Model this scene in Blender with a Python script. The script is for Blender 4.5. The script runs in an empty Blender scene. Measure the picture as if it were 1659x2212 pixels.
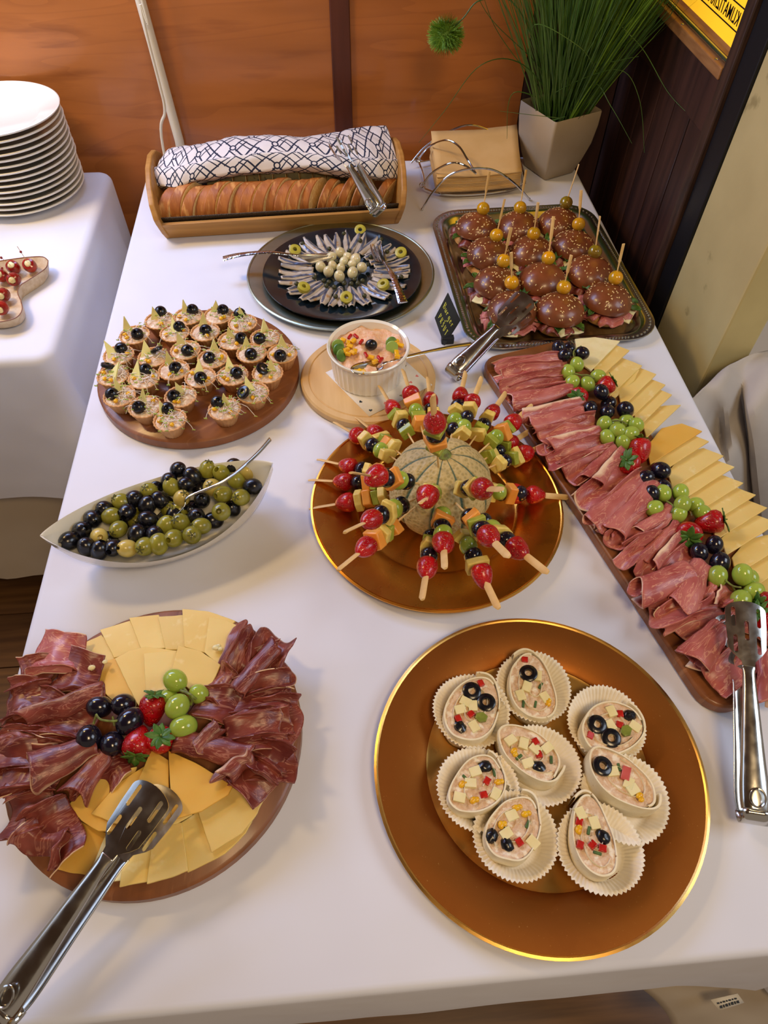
import bpy, bmesh, math, random
from math import sin, cos, pi, sqrt, radians as rad
from mathutils import Vector as V, Matrix, Quaternion, noise
random.seed(7)
SC = bpy.context.scene
COL = SC.collection
# ---------------------------------------------------------------- camera
H = 0.711                       # camera height above the table top (table top = z 0)
F = 1482.0                      # focal length in pixels of a 1659 x 2212 frame
RT = V((0.99662, -0.08174, 0.00829)); UP = V((0.05975, 0.79038, 0.60969)); FW = V((0.05639, 0.60713, -0.79260))
cam = bpy.data.cameras.new('camera'); co = bpy.data.objects.new('camera', cam); COL.objects.link(co)
cam.sensor_fit = 'VERTICAL'; cam.sensor_height = 36; cam.lens = 36 * F / 2212; cam.clip_start = .02
m = Matrix((RT, UP, -FW)).transposed().to_4x4(); m.translation = (0, 0, H); co.matrix_world = m
SC.camera = co
# ---------------------------------------------------------------- world, lamps, exposure
w = bpy.data.worlds.new('world'); SC.world = w; w.use_nodes = True
w.node_tree.nodes['Background'].inputs[0].default_value = (.74, .59, .46, 1)
w.node_tree.nodes['Background'].inputs[1].default_value = .42
SC.view_settings.view_transform = 'Standard'; SC.view_settings.look = 'None'
SC.view_settings.gamma = 1; SC.view_settings.use_curve_mapping = False
SC.view_settings.exposure = -0.15
def area(name, loc, tgt, sx, sy, e, col):
    l = bpy.data.lights.new(name, 'AREA'); l.shape = 'RECTANGLE'; l.size = sx; l.size_y = sy; l.energy = e; l.color = col
    o = bpy.data.objects.new(name, l); COL.objects.link(o); o.location = loc
    o.rotation_euler = (V(tgt) - V(loc)).to_track_quat('-Z', 'Y').to_euler(); o['kind'] = 'helper'; return o
area('daylight_back_windows', (-.45, 1.49, .80), (-.05, .55, 0), 1.5, .36, 24, (.34, .55, 1))
area('daylight_left_window', (-1.9, .9, 1.15), (0, .7, 0), 1.1, .8, 6, (.54, .70, 1))
area('daylight_right_window', (1.5, .1, 1.25), (.1, .6, 0), .8, .7, 12, (.74, .85, 1))
area('ceiling_lamp_warm', (-.95, 1.05, 1.25), (-.62, 1.54, .25), .25, .25, 14, (1, .66, .26))
area('ceiling_lamp_near', (.35, -.45, 1.6), (.2, .4, 0), .40, .40, 14, (1, .72, .40))
# ---------------------------------------------------------------- helpers
def P(px, py, z=0.0):
    """where the line of sight through a photograph point meets the level z"""
    d = RT * (px - 829.5) + UP * (1106 - py) + FW * F
    return V((0, 0, H)) + d * ((z - H) / d.z)
def RAY(px, py): return (RT * (px - 829.5) + UP * (1106 - py) + FW * F).normalized()
def PY(px, py, y):
    d = RAY(px, py); return V((0, 0, H)) + d * (y / d.y)
def PX(px, py, x):
    d = RAY(px, py); return V((0, 0, H)) + d * (x / d.x)
def proj(p):
    q = V(p) - V((0, 0, H)); return 829.5 + F * q.dot(RT) / q.dot(FW), 1106 - F * q.dot(UP) / q.dot(FW)
c1 = lambda x, y, z=0: P(x/2.4257, y/2.4257+1300, z)
c2 = lambda x, y, z=0: P(x/2.1545+790, y/2.1545+1320, z)
c3 = lambda x, y, z=0: P(x/2.7241+1050, y/2.7241+700, z)
ct = lambda x, y, z=0: P(x/3.1904+180, y/3.1904+640, z)
cq = lambda x, y, z=0: P(x/2.9625+60, y/2.9625+930, z)
ca = lambda x, y, z=0: P(x/3.95+540, y/3.95+460, z)
cb = lambda x, y, z=0: P(x/3.3857+930, y/3.3857+340, z)
def h(s):
    s = s.lstrip('#'); c = [int(s[i:i+2], 16)/255 for i in (0, 2, 4)]
    return tuple(((x+.055)/1.055)**2.4 if x > .04045 else x/12.92 for x in c) + (1,)
MATS = {}
def mat(name, c, c2=None, rough=.5, metal=0, sc=40, st=(1, 1, 1), det=3, fac=(.35, .65), bump=0, bsc=None, bst=None, coat=0, sss=0, spec=.5,
        trans=0, vor=0, c3_=None, f3=(.6, .7), sc3=None, rnd=0, emit=0, attr=None, ior=1.45, sheen=0, rr=None, alpha=1, bdist=.002):
    m = bpy.data.materials.new(name); m.use_nodes = True; nt = m.node_tree; N = nt.nodes; L = nt.links
    b = N['Principled BSDF']; I = b.inputs
    I['Base Color'].default_value = h(c); I['Roughness'].default_value = rough; I['Metallic'].default_value = metal
    I['Coat Weight'].default_value = coat; I['Coat Roughness'].default_value = .12; I['Specular IOR Level'].default_value = spec; I['IOR'].default_value = ior
    I['Transmission Weight'].default_value = trans; I['Sheen Weight'].default_value = sheen; I['Alpha'].default_value = alpha
    if sss:
        I['Subsurface Weight'].default_value = sss; I['Subsurface Radius'].default_value = (1, .45, .25); I['Subsurface Scale'].default_value = .006
    if emit: I['Emission Color'].default_value = h(c); I['Emission Strength'].default_value = emit
    if attr: tc = N.new('ShaderNodeAttribute'); tc.attribute_name = attr; src = tc.outputs['Vector']
    else: tc = N.new('ShaderNodeTexCoord'); src = tc.outputs['Object']
    if rnd or not attr:
        oi = N.new('ShaderNodeObjectInfo'); mu = N.new('ShaderNodeMath'); mu.operation = 'MULTIPLY'; mu.inputs[1].default_value = 3.7
        L.new(oi.outputs['Random'], mu.inputs[0]); ad = N.new('ShaderNodeVectorMath'); ad.operation = 'ADD'
        L.new(src, ad.inputs[0]); L.new(mu.outputs[0], ad.inputs[1]); src = ad.outputs[0]
    def noi(scale, st, det=det, vor=0):
        mp = N.new('ShaderNodeMapping'); mp.inputs['Scale'].default_value = [scale*s for s in st]; L.new(src, mp.inputs[0])
        t = N.new('ShaderNodeTexVoronoi' if vor else 'ShaderNodeTexNoise'); t.inputs['Scale'].default_value = 1
        if not vor: t.inputs['Detail'].default_value = det
        L.new(mp.outputs[0], t.inputs['Vector']); return t.outputs['Distance' if vor else 'Fac']
    def ramp(f, a, bb, ca, cb):
        r = N.new('ShaderNodeValToRGB'); e = r.color_ramp.elements
        e[0].position = a; e[0].color = ca; e[1].position = bb; e[1].color = cb; L.new(f, r.inputs[0]); return r.outputs[0]
    col = None
    if c2: col = ramp(noi(sc, st, vor=vor), fac[0], fac[1], h(c), h(c2))
    if c3_:
        k = ramp(noi(sc3 or sc*2.3, st), f3[0], f3[1], (0, 0, 0, 1), (1, 1, 1, 1))
        mx = N.new('ShaderNodeMix'); mx.data_type = 'RGBA'; L.new(k, mx.inputs[0])
        if col: L.new(col, mx.inputs[6])
        else: mx.inputs[6].default_value = h(c)
        mx.inputs[7].default_value = h(c3_); col = mx.outputs[2]
    if rnd:
        hs = N.new('ShaderNodeHueSaturation'); mr = N.new('ShaderNodeMapRange'); mr.inputs[3].default_value = 1-rnd; mr.inputs[4].default_value = 1+rnd
        L.new(oi.outputs['Random'], mr.inputs[0]); L.new(mr.outputs[0], hs.inputs['Value'])
        if col: L.new(col, hs.inputs['Color'])
        else: hs.inputs['Color'].default_value = h(c)
        col = hs.outputs[0]
    if col: L.new(col, I['Base Color'])
    if emit and col: L.new(col, I['Emission Color'])
    if rr: L.new(ramp(noi(sc, st), .3, .7, (rr[0],)*3+(1,), (rr[1],)*3+(1,)), I['Roughness'])
    if bump:
        bn = N.new('ShaderNodeBump'); bn.inputs['Strength'].default_value = bump; bn.inputs['Distance'].default_value = bdist
        L.new(noi(bsc or sc, bst or st, vor=vor), bn.inputs['Height']); L.new(bn.outputs[0], I['Normal'])
    m['N'] = 1; MATS[name] = m; return m
class G:
    def __init__(s): s.v = []; s.f = []; s.m = []; s.a = []
    def add(s, v, f, m=0, a=None):
        n = len(s.v); s.v += [tuple(p) for p in v]; s.f += [tuple(i+n for i in q) for q in f]; s.m += [m]*len(f)
        s.a += (a if a else [(0, 0, 0)]*len(v)); return s
    def grid(s, fn, nu, nv, cu=False, cv=False, m=0, at=None):
        U = nu if cu else nu+1; W = nv if cv else nv+1; v = []; a = []
        for j in range(W):
            for i in range(U):
                u = i/nu; t = j/nv; v.append(fn(u, t)); a.append(at(u, t) if at else (u, t, 0))
        f = []
        for j in range(nv):
            for i in range(nu):
                i2 = (i+1) % U; j2 = (j+1) % W; f.append((j*U+i, j*U+i2, j2*U+i2, j2*U+i))
        return s.add(v, f, m, a)
    def lathe(s, pr, n=32, c=(0, 0, 0), m=0, wob=None, M=None):
        def fn(u, t):
            r, z = pr[min(int(round(t*(len(pr)-1))), len(pr)-1)]; a = 2*pi*u
            if wob: r, z = wob(a, r, z)
            p = V((r*cos(a), r*sin(a), z))
            if M: p = M @ p
            return (p[0]+c[0], p[1]+c[1], p[2]+c[2])
        return s.grid(fn, n, len(pr)-1, cu=True, m=m)
    def tube(s, pts, r=.002, n=8, m=0, flat=None, cap=True):
        pts = [V(p) for p in pts]; K = len(pts); rf = r if callable(r) else (lambda t: r)
        T = [(pts[min(i+1, K-1)]-pts[max(i-1, 0)]).normalized() for i in range(K)]
        nrm = T[0].orthogonal().normalized() if flat is None else (V(flat)-T[0]*V(flat).dot(T[0])).normalized()
        v = []; fr = []
        for i in range(K):
            nrm = (nrm-T[i]*nrm.dot(T[i])).normalized(); b = T[i].cross(nrm); q = rf(i/(K-1))
            ra, rb = q if isinstance(q, tuple) else (q, q)
            for k in range(n):
                a = 2*pi*k/n; v.append(pts[i]+nrm*(cos(a)*ra)+b*(sin(a)*rb))
        f = [(i*n+k, i*n+(k+1) % n, (i+1)*n+(k+1) % n, (i+1)*n+k) for i in range(K-1) for k in range(n)]
        if cap: f += [tuple(reversed(range(n))), tuple((K-1)*n+k for k in range(n))]
        return s.add(v, f, m)
    def ell(s, c, r, R=None, nu=14, nv=9, m=0, wob=None):
        R = R or Matrix.Identity(3); c = V(c)
        def fn(u, t):
            a = 2*pi*u; b = pi*(.5-t)*.999; p = V((cos(a)*cos(b), sin(a)*cos(b), sin(b)))
            k = wob(p) if wob else 1
            return tuple(R @ V((p.x*r[0]*k, p.y*r[1]*k, p.z*r[2]*k))+c)
        return s.grid(fn, nu, nv, cu=True, m=m)
    def box(s, c, d, R=None, m=0):
        R = R or Matrix.Identity(3); c = V(c)
        v = [R @ V((x*d[0]/2, y*d[1]/2, z*d[2]/2))+c for x in (-1, 1) for y in (-1, 1) for z in (-1, 1)]
        return s.add(v, [(0, 1, 3, 2), (4, 6, 7, 5), (0, 4, 5, 1), (2, 3, 7, 6), (0, 2, 6, 4), (1, 5, 7, 3)], m)
    def prism(s, poly, z0, z1, M=None, m=0, tilt=None):
        n = len(poly); f_ = M or (lambda p: p); A = sum(poly[i][0]*poly[(i+1) % n][1]-poly[(i+1) % n][0]*poly[i][1] for i in range(n))
        if A < 0: poly = poly[::-1]
        v = [f_(V((p[0], p[1], z0+(tilt(p) if tilt else 0)))) for p in poly]+[f_(V((p[0], p[1], z1+(tilt(p) if tilt else 0)))) for p in poly]
        return s.add(v, [tuple(reversed(range(n))), tuple(range(n, 2*n))]+[(i, (i+1) % n, (i+1) % n+n, i+n) for i in range(n)], m)
def tag(o, label=None, cat=None, group=None, kind=None):
    if label: o['label'] = label
    if cat: o['category'] = cat
    if group: o['group'] = group
    if kind: o['kind'] = kind
    return o
def build(name, g, mats, parent=None, label=None, cat=None, group=None, kind=None, bevel=0, sub=0, solid=0, flat=False, loc=None, rz=None, ang=40, keep=False):
    """link g as ONE mesh object; a top-level thing gets its origin at the middle of its underside"""
    if not isinstance(mats, (list, tuple)): mats = [mats]
    if parent is None and loc is None and not keep and g.v:
        xs = [p[0] for p in g.v]; ys = [p[1] for p in g.v]; zs = [p[2] for p in g.v]
        o0 = ((min(xs)+max(xs))/2, (min(ys)+max(ys))/2, min(zs)); g.v = [(p[0]-o0[0], p[1]-o0[1], p[2]-o0[2]) for p in g.v]; loc = o0
    me = bpy.data.meshes.new(name); me.from_pydata(g.v, [], g.f)
    for x in mats: me.materials.append(x)
    me.polygons.foreach_set('material_index', g.m)
    me.polygons.foreach_set('use_smooth', [not flat]*len(g.f))
    at = me.attributes.new('uvc', 'FLOAT_VECTOR', 'POINT'); at.data.foreach_set('vector', [x for a in g.a for x in a])
    me.validate()
    if not flat: me.set_sharp_from_angle(angle=rad(ang))
    o = bpy.data.objects.new(name, me); COL.objects.link(o); o.parent = parent
    if loc is not None: o.location = loc
    if rz is not None: o.rotation_euler = (0, 0, rz)
    if solid: x = o.modifiers.new('s', 'SOLIDIFY'); x.thickness = solid; x.offset = 0
    if bevel: x = o.modifiers.new('b', 'BEVEL'); x.width = bevel; x.segments = 2; x.limit_method = 'ANGLE'
    if sub: x = o.modifiers.new('u', 'SUBSURF'); x.levels = sub; x.render_levels = sub
    return tag(o, label, cat, group, kind)
def thing(name, label, cat, loc=(0, 0, 0), rz=0, group=None):
    o = bpy.data.objects.new(name, None); COL.objects.link(o); o.empty_display_size = .02
    o.location = loc; o.rotation_euler = (0, 0, rz); return tag(o, label, cat, group)
def copytree(o, loc=None, rot=None, label=None, parent=None):
    c = o.copy(); COL.objects.link(c)
    if parent: c.parent = parent
    if loc is not None: c.location = loc
    if rot is not None: c.rotation_euler = rot
    if label: c['label'] = label
    for k in list(o.children): copytree(k, parent=c)
    return c
ONES = 'first second third fourth fifth sixth seventh eighth ninth tenth eleventh twelfth thirteenth fourteenth fifteenth sixteenth seventeenth eighteenth nineteenth'.split()
TENS = {20: 'twentieth', 30: 'thirtieth', 40: 'fortieth', 50: 'fiftieth'}
def nth(i):
    if i <= 19: return ONES[i-1]
    if i in TENS: return TENS[i]
    return {2: 'twenty', 3: 'thirty', 4: 'forty', 5: 'fifty'}[i//10]+'-'+ONES[i % 10-1]
def frame(x, up=(0, 0, 1)):
    x = V(x).normalized(); up = V(up); z = (up-x*up.dot(x)).normalized(); y = z.cross(x); return Matrix((x, y, z)).transposed()
def outline(outer, holes=(), th=.001, bev=0, fn=None, res=1):
    """a flat plate with real holes, as verts and faces"""
    cu = bpy.data.curves.new('t', 'CURVE'); cu.dimensions = '2D'; cu.fill_mode = 'BOTH'; cu.extrude = th/2; cu.bevel_depth = bev
    for pl in [outer]+list(holes):
        sp = cu.splines.new('POLY'); sp.points.add(len(pl)-1); sp.use_cyclic_u = True
        for p, q in zip(sp.points, pl): p.co = (q[0], q[1], 0, 1)
    o = bpy.data.objects.new('t', cu); me = bpy.data.meshes.new_from_object(o)
    v = [x.co.copy() for x in me.vertices]; f = [tuple(p.vertices) for p in me.polygons]
    bpy.data.objects.remove(o); bpy.data.curves.remove(cu); bpy.data.meshes.remove(me)
    if fn: v = [fn(x) for x in v]
    return v, f
def rrect(x0, x1, y0, y1, r, n=6):
    o = []
    for cx, cy, a0 in ((x1-r, y1-r, 0), (x0+r, y1-r, 90), (x0+r, y0+r, 180), (x1-r, y0+r, 270)):
        for i in range(n+1): a = rad(a0+90*i/n); o.append((cx+r*cos(a), cy+r*sin(a)))
    return o
def spl(pts, k=6):
    pts = [V(p) for p in pts]; o = []
    for i in range(len(pts)-1):
        a, b, c, d = pts[max(i-1, 0)], pts[i], pts[i+1], pts[min(i+2, len(pts)-1)]
        for j in range(k):
            t = j/k; o.append(.5*((2*b)+(c-a)*t+(2*a-5*b+4*c-d)*t*t+(3*b-a-3*c+d)*t**3))
    return o+[pts[-1]]
nz = lambda x, y, z=0: noise.noise(V((x, y, z)))
# ---------------------------------------------------------------- materials
linen = mat('linen', '#dddfea', '#d4d6e2', rough=.75, sc=5, det=2, bump=.5, bsc=7, bst=(1, 1, 1), bdist=.012, sheen=.1)
linen_dk = mat('linen_shade', '#c4b8a6', '#b8aa96', rough=.8, sc=5, det=2, bump=.4, bsc=9, bdist=.01)  # lower cloth's shade put into a darker linen; the beige seat cloth shares it
ply = mat('plywood', '#ba7238', '#a0602c', rough=.36, sc=5, st=(.4, 1, 3.5), det=9, fac=(.3, .7), c3_='#8a4e22', f3=(.56, .74), sc3=9, bump=.05, coat=.3)
dkwood = mat('dark_wood', '#4a2e26', '#2c1b19', rough=.45, sc=6, st=(4, 8, .6), det=6, bump=.15)
beam = mat('brown_post', '#4a3226', '#2e1d16', rough=.5, sc=30, st=(3, 3, .4), det=6, bump=.4)
blackpaint = mat('black_paint', '#0e0e13', rough=.5)
beige = mat('beige_render', '#c9b880', '#bfae78', rough=.7, sc=9, det=5, c3_='#a0905e', f3=(.66, .72), sc3=16, bump=.25, bsc=30)
floorm = mat('floor_board', '#7a5634', '#5c3e26', rough=.4, sc=5, st=(1, 14, 1), det=8, rnd=.12)
whitep = mat('white_plastic', '#dcd6c4', rough=.35)
porc = mat('porcelain', '#e9e6da', rough=.12, coat=.6)
chrome = mat('steel', '#c9c7c2', rough=.16, metal=1, sc=60, rr=(.12, .26))
wire = mat('chrome_wire', '#d8d6d2', rough=.1, metal=1)
gold = mat('gold_lacquer', '#df9f44', '#d39036', rough=.26, metal=1, sc=30, det=6, rr=(.24, .34))
goldw = mat('polished_gold_well', '#e2b264', '#d8a654', rough=.3, metal=1, sc=30, rr=(.24, .36))  # lighter than the rim: bright reflections in the well put into its colour
goldrim = mat('brushed_gold', '#9e6029', '#8f5423', rough=.5, metal=1, sc=22, st=(1, 1, 1), det=9, fac=(.3, .7), c3_='#cf9a58', f3=(.68, .8), sc3=500, rr=(.44, .56))
silver = mat('silver_lacquer', '#b4bba6', '#a3a992', rough=.34, metal=1, sc=25)
tray = mat('tray_steel', '#c4c6c4', rough=.2, metal=1)
blackglaze = mat('black_glaze', '#0c141a', '#15242c', rough=.14, coat=.5, sc=20)
acacia = mat('acacia', '#8f5730', '#6e3f20', rough=.42, sc=7, st=(1, 7, 1), det=8, fac=(.3, .7), c3_='#a8744a', f3=(.6, .75), coat=.15)
paleboard = mat('pale_wood', '#d9b57c', '#cda669', rough=.5, sc=6, st=(9, 1, 1), det=6)
bamboo = mat('bamboo', '#b98745', '#a57436', rough=.45, sc=8, st=(1, 10, 10), det=5)
weave = mat('black_weave', '#1a1512', '#4a3a28', rough=.7, sc=600, vor=1, fac=(.2, .5), bump=.6)
stickm = mat('bamboo_pick', '#e3c083', '#d6ae6c', rough=.6, sc=60, st=(1, 1, 1), rnd=.06)
oliveb = mat('black_olive', '#0b0b12', '#15141c', rough=.26, sc=300, bump=.1, coat=.3)
oliveg = mat('green_olive', '#8f8a30', '#7d7a28', rough=.28, sc=90, sss=.15, coat=.3, rnd=.14)
olivep = mat('pale_olive', '#c9b35e', '#b8a450', rough=.3, sc=90, sss=.15, coat=.3, rnd=.08)
oliverg = mat('olive_ring', '#b3a83e', '#a39a34', rough=.35, sc=90, sss=.1)
grapeb = mat('black_grape', '#0f0d18', '#1c1626', rough=.18, sc=60, coat=.4, c3_='#2c2a3c', f3=(.6, .75), sc3=120)
grapeg = mat('green_grape', '#8fa83a', '#a4b850', rough=.15, sc=70, sss=.6, coat=.3, rnd=.08)
berry = mat('strawberry_red', '#b80f14', '#980810', rough=.3, sc=60, sss=.1, coat=.35, rnd=.1)
# dark contour lines of the rotary-cut veneer
def plyw_lines(m):
    nt = m.node_tree; N = nt.nodes; L = nt.links; b = N['Principled BSDF']; tc = N.new('ShaderNodeTexCoord'); mp = N.new('ShaderNodeMapping'); mp.inputs['Scale'].default_value = (.8, 1, 4.6)
    L.new(tc.outputs['Object'], mp.inputs[0]); t = N.new('ShaderNodeTexNoise'); t.inputs['Scale'].default_value = 1.4; t.inputs['Detail'].default_value = 2.5; t.inputs['Distortion'].default_value = .5; L.new(mp.outputs[0], t.inputs['Vector'])
    mu = N.new('ShaderNodeMath'); mu.operation = 'MULTIPLY'; mu.inputs[1].default_value = 13; L.new(t.outputs['Fac'], mu.inputs[0]); fr = N.new('ShaderNodeMath'); fr.operation = 'FRACT'; L.new(mu.outputs[0], fr.inputs[0])
    r = N.new('ShaderNodeValToRGB'); e = r.color_ramp.elements; e[0].position = 0; e[0].color = (.17,)*3+(1,); e[1].position = .30; e[1].color = (0, 0, 0, 1); L.new(fr.outputs[0], r.inputs[0])
    mx = N.new('ShaderNodeMix'); mx.data_type = 'RGBA'; L.new(r.outputs[0], mx.inputs[0]); L.new(b.inputs['Base Color'].links[0].from_socket, mx.inputs[6]); mx.inputs[7].default_value = h('#6a3416'); L.new(mx.outputs[2], b.inputs['Base Color'])
plyw_lines(ply)
# seeds of the strawberry: a fine print of small dimples
def seeds(m, col='#e0a040', sc=330):
    nt = m.node_tree; N = nt.nodes; L = nt.links; b = N['Principled BSDF']; tc = N.new('ShaderNodeTexCoord')
    v = N.new('ShaderNodeTexVoronoi'); v.inputs['Scale'].default_value = sc; L.new(tc.outputs['Object'], v.inputs['Vector'])
    r = N.new('ShaderNodeValToRGB'); e = r.color_ramp.elements; e[0].position = .10; e[0].color = (1, 1, 1, 1); e[1].position = .16; e[1].color = (0, 0, 0, 1)
    L.new(v.outputs['Distance'], r.inputs[0]); mx = N.new('ShaderNodeMix'); mx.data_type = 'RGBA'; L.new(r.outputs[0], mx.inputs[0])
    src = b.inputs['Base Color'].links[0].from_socket; L.new(src, mx.inputs[6]); mx.inputs[7].default_value = h(col); L.new(mx.outputs[2], b.inputs['Base Color'])
    bp = N.new('ShaderNodeBump'); bp.inputs['Distance'].default_value = .0012; bp.inputs['Strength'].default_value = .9
    r2 = N.new('ShaderNodeValToRGB'); r2.color_ramp.elements[1].position = .45; L.new(v.outputs['Distance'], r2.inputs[0]); L.new(r2.outputs[0], bp.inputs['Height']); L.new(bp.outputs[0], b.inputs['Normal'])
seeds(berry)
leafm = mat('leaf', '#4f7a2a', '#2f5a1c', rough=.5, sc=100, sss=.1)
stalk = mat('grape_stalk', '#7a8a3a', '#5c5a2a', rough=.6, sc=200)
cheese = mat('pale_cheese', '#e6ca80', '#e0c070', rough=.42, sc=14, sss=.35, rnd=.04, c3_='#f0dca4', f3=(.62, .8), sc3=60, bump=.06, bsc=160)
cheesey = mat('golden_cheese', '#dda63e', '#e4b85c', rough=.4, sc=10, sss=.35, rnd=.04, bump=.05, bsc=150)
cheeset = mat('young_cheese', '#e8e29c', '#e0d88c', rough=.45, sc=60, sss=.2)
cheesew = mat('white_cheese', '#ecdfae', '#e4d59c', rough=.5, sc=60, sss=.3)
tort = mat('tortilla', '#f6e8c8', '#efdcb4', rough=.65, sc=70, sss=.15, c3_='#a87a42', f3=(.70, .74), sc3=110, bump=.2, bsc=200)
filling = mat('creamy_filling', '#e2c6a8', '#d0ab88', rough=.5, sc=220, det=5, bump=.9, bsc=320, bdist=.0022, c3_='#f2e6d0', f3=(.52, .64), sc3=140)
paperm = mat('paper_case', '#efe8da', '#e8dfcc', rough=.7, sc=60)
redpep = mat('red_pepper', '#a31a16', '#c42a1e', rough=.25, sc=200, sss=.1, coat=.3)
yelpep = mat('yellow_corn', '#edb81e', '#e2a412', rough=.3, sc=200, sss=.2, coat=.2)
greenp = mat('green_herb', '#4d6b34', '#39562a', rough=.5, sc=200)
pickle = mat('pickle', '#8a9340', '#6f7a30', rough=.3, sc=150, coat=.3)
pastry = mat('pastry', '#d2a068', '#c48e54', rough=.7, sc=90, sss=.1, bump=.2, bsc=300)
sproutm = mat('sprout', '#e6dccb', '#d8c8b8', rough=.4)
sproutl = mat('sprout_leaf', '#a8b84a', '#8aa038', rough=.5, sc=100)
bun = mat('bun_crust', '#7f4626', '#68361a', rough=.33, sc=45, sss=.05, coat=.2, rnd=.12, c3_='#96542a', f3=(.6, .75), sc3=30)
bunin = mat('bun_crumb', '#c8934f', '#b57f40', rough=.75, sc=120, bump=.3, bsc=350)
sesame = mat('sesame', '#e8cb8c', rough=.5)
tomato = mat('yellow_tomato', '#d99a10', '#b8901a', rough=.12, sc=50, sss=.25, coat=.6, rnd=.1)
tomatog = mat('green_tomato', '#8a7a1a', '#7a5a16', rough=.12, sc=50, sss=.2, coat=.6)
onion = mat('pearl_onion', '#d8cfa6', '#c9bd90', rough=.15, sc=60, sss=.5, coat=.5)
caper = mat('caper', '#43421f', '#2f2f18', rough=.45, sc=200)
crust = mat('bread_crust', '#b06a2c', '#96531f', rough=.5, sc=30, st=(3, 1, 1), det=5, c3_='#cf9350', f3=(.55, .7), sc3=35, bump=.25, bsc=120)
crumb = mat('bread_crumb', '#d9b67c', '#c79f60', rough=.85, sc=160, bump=.6, bsc=240)
crustd = mat('olive_bread_crust', '#6f6238', '#5b5030', rough=.7, sc=40, c3_='#3a3020', f3=(.62, .7), bump=.3, bsc=120)
napk = mat('napkin_paper', '#dcb77c', '#d4ad70', rough=.8, sc=20, bump=.05)
potm = mat('pot_glaze', '#b3a48e', '#a89880', rough=.5, sc=10)
grassm = mat('grass_blade', '#3a5c2c', '#4f7432', rough=.4, sc=6, det=2)
grassl = mat('grass_bright', '#5a8a2c', '#7ca83a', rough=.4, sc=6, det=2)
ballm = mat('green_ball', '#5f8a2a', '#7aa03a', rough=.5, sc=60)
melonm = mat('melon_net', '#a8945c', '#c2ab74', rough=.6, sc=230, vor=1, fac=(.25, .55), bump=.8, bdist=.0015)
melongr = mat('melon_groove', '#4c5f42', '#76805a', rough=.6, sc=200)
melonf = mat('melon_flesh', '#eba24a', '#e39338', rough=.3, sc=60, sss=.4)
kiwi = mat('kiwi_flesh', '#8f9a32', '#a3ab44', rough=.3, sc=90, sss=.3)
pine = mat('pineapple_flesh', '#e6cf74', '#dcc060', rough=.4, sc=160, sss=.3, bump=.3)
pepperr = mat('round_red_pepper', '#a01c14', '#7a1010', rough=.2, sc=60, coat=.4)
glaze = mat('speckled_glaze', '#d3bfa0', '#c2a886', rough=.5, sc=120, bump=.15)
chalkb = mat('black_card', '#0d1116', rough=.6)
chalk = mat('chalk_pen', '#c9cf5a', rough=.7, emit=0)
creamp = mat('salmon_cream', '#dda77c', '#e6be98', rough=.4, sc=130, sss=.2, bump=.8, bsc=160, bdist=.003)
towelm = mat('towel', '#cfc8b4', '#bdb49e', rough=.9, sc=300, bump=.9)
yelglass = mat('yellow_film', '#ffc02a', rough=.2, emit=.85)
blkprint = mat('black_print', '#0a0a0a', rough=.5)
alu = mat('aluminium', '#b9c4cc', rough=.25, metal=1)
framew = mat('window_wood', '#a8794a', '#8a5c34', rough=.5, sc=15, st=(1, 1, 6), det=6, bump=.2)
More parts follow.
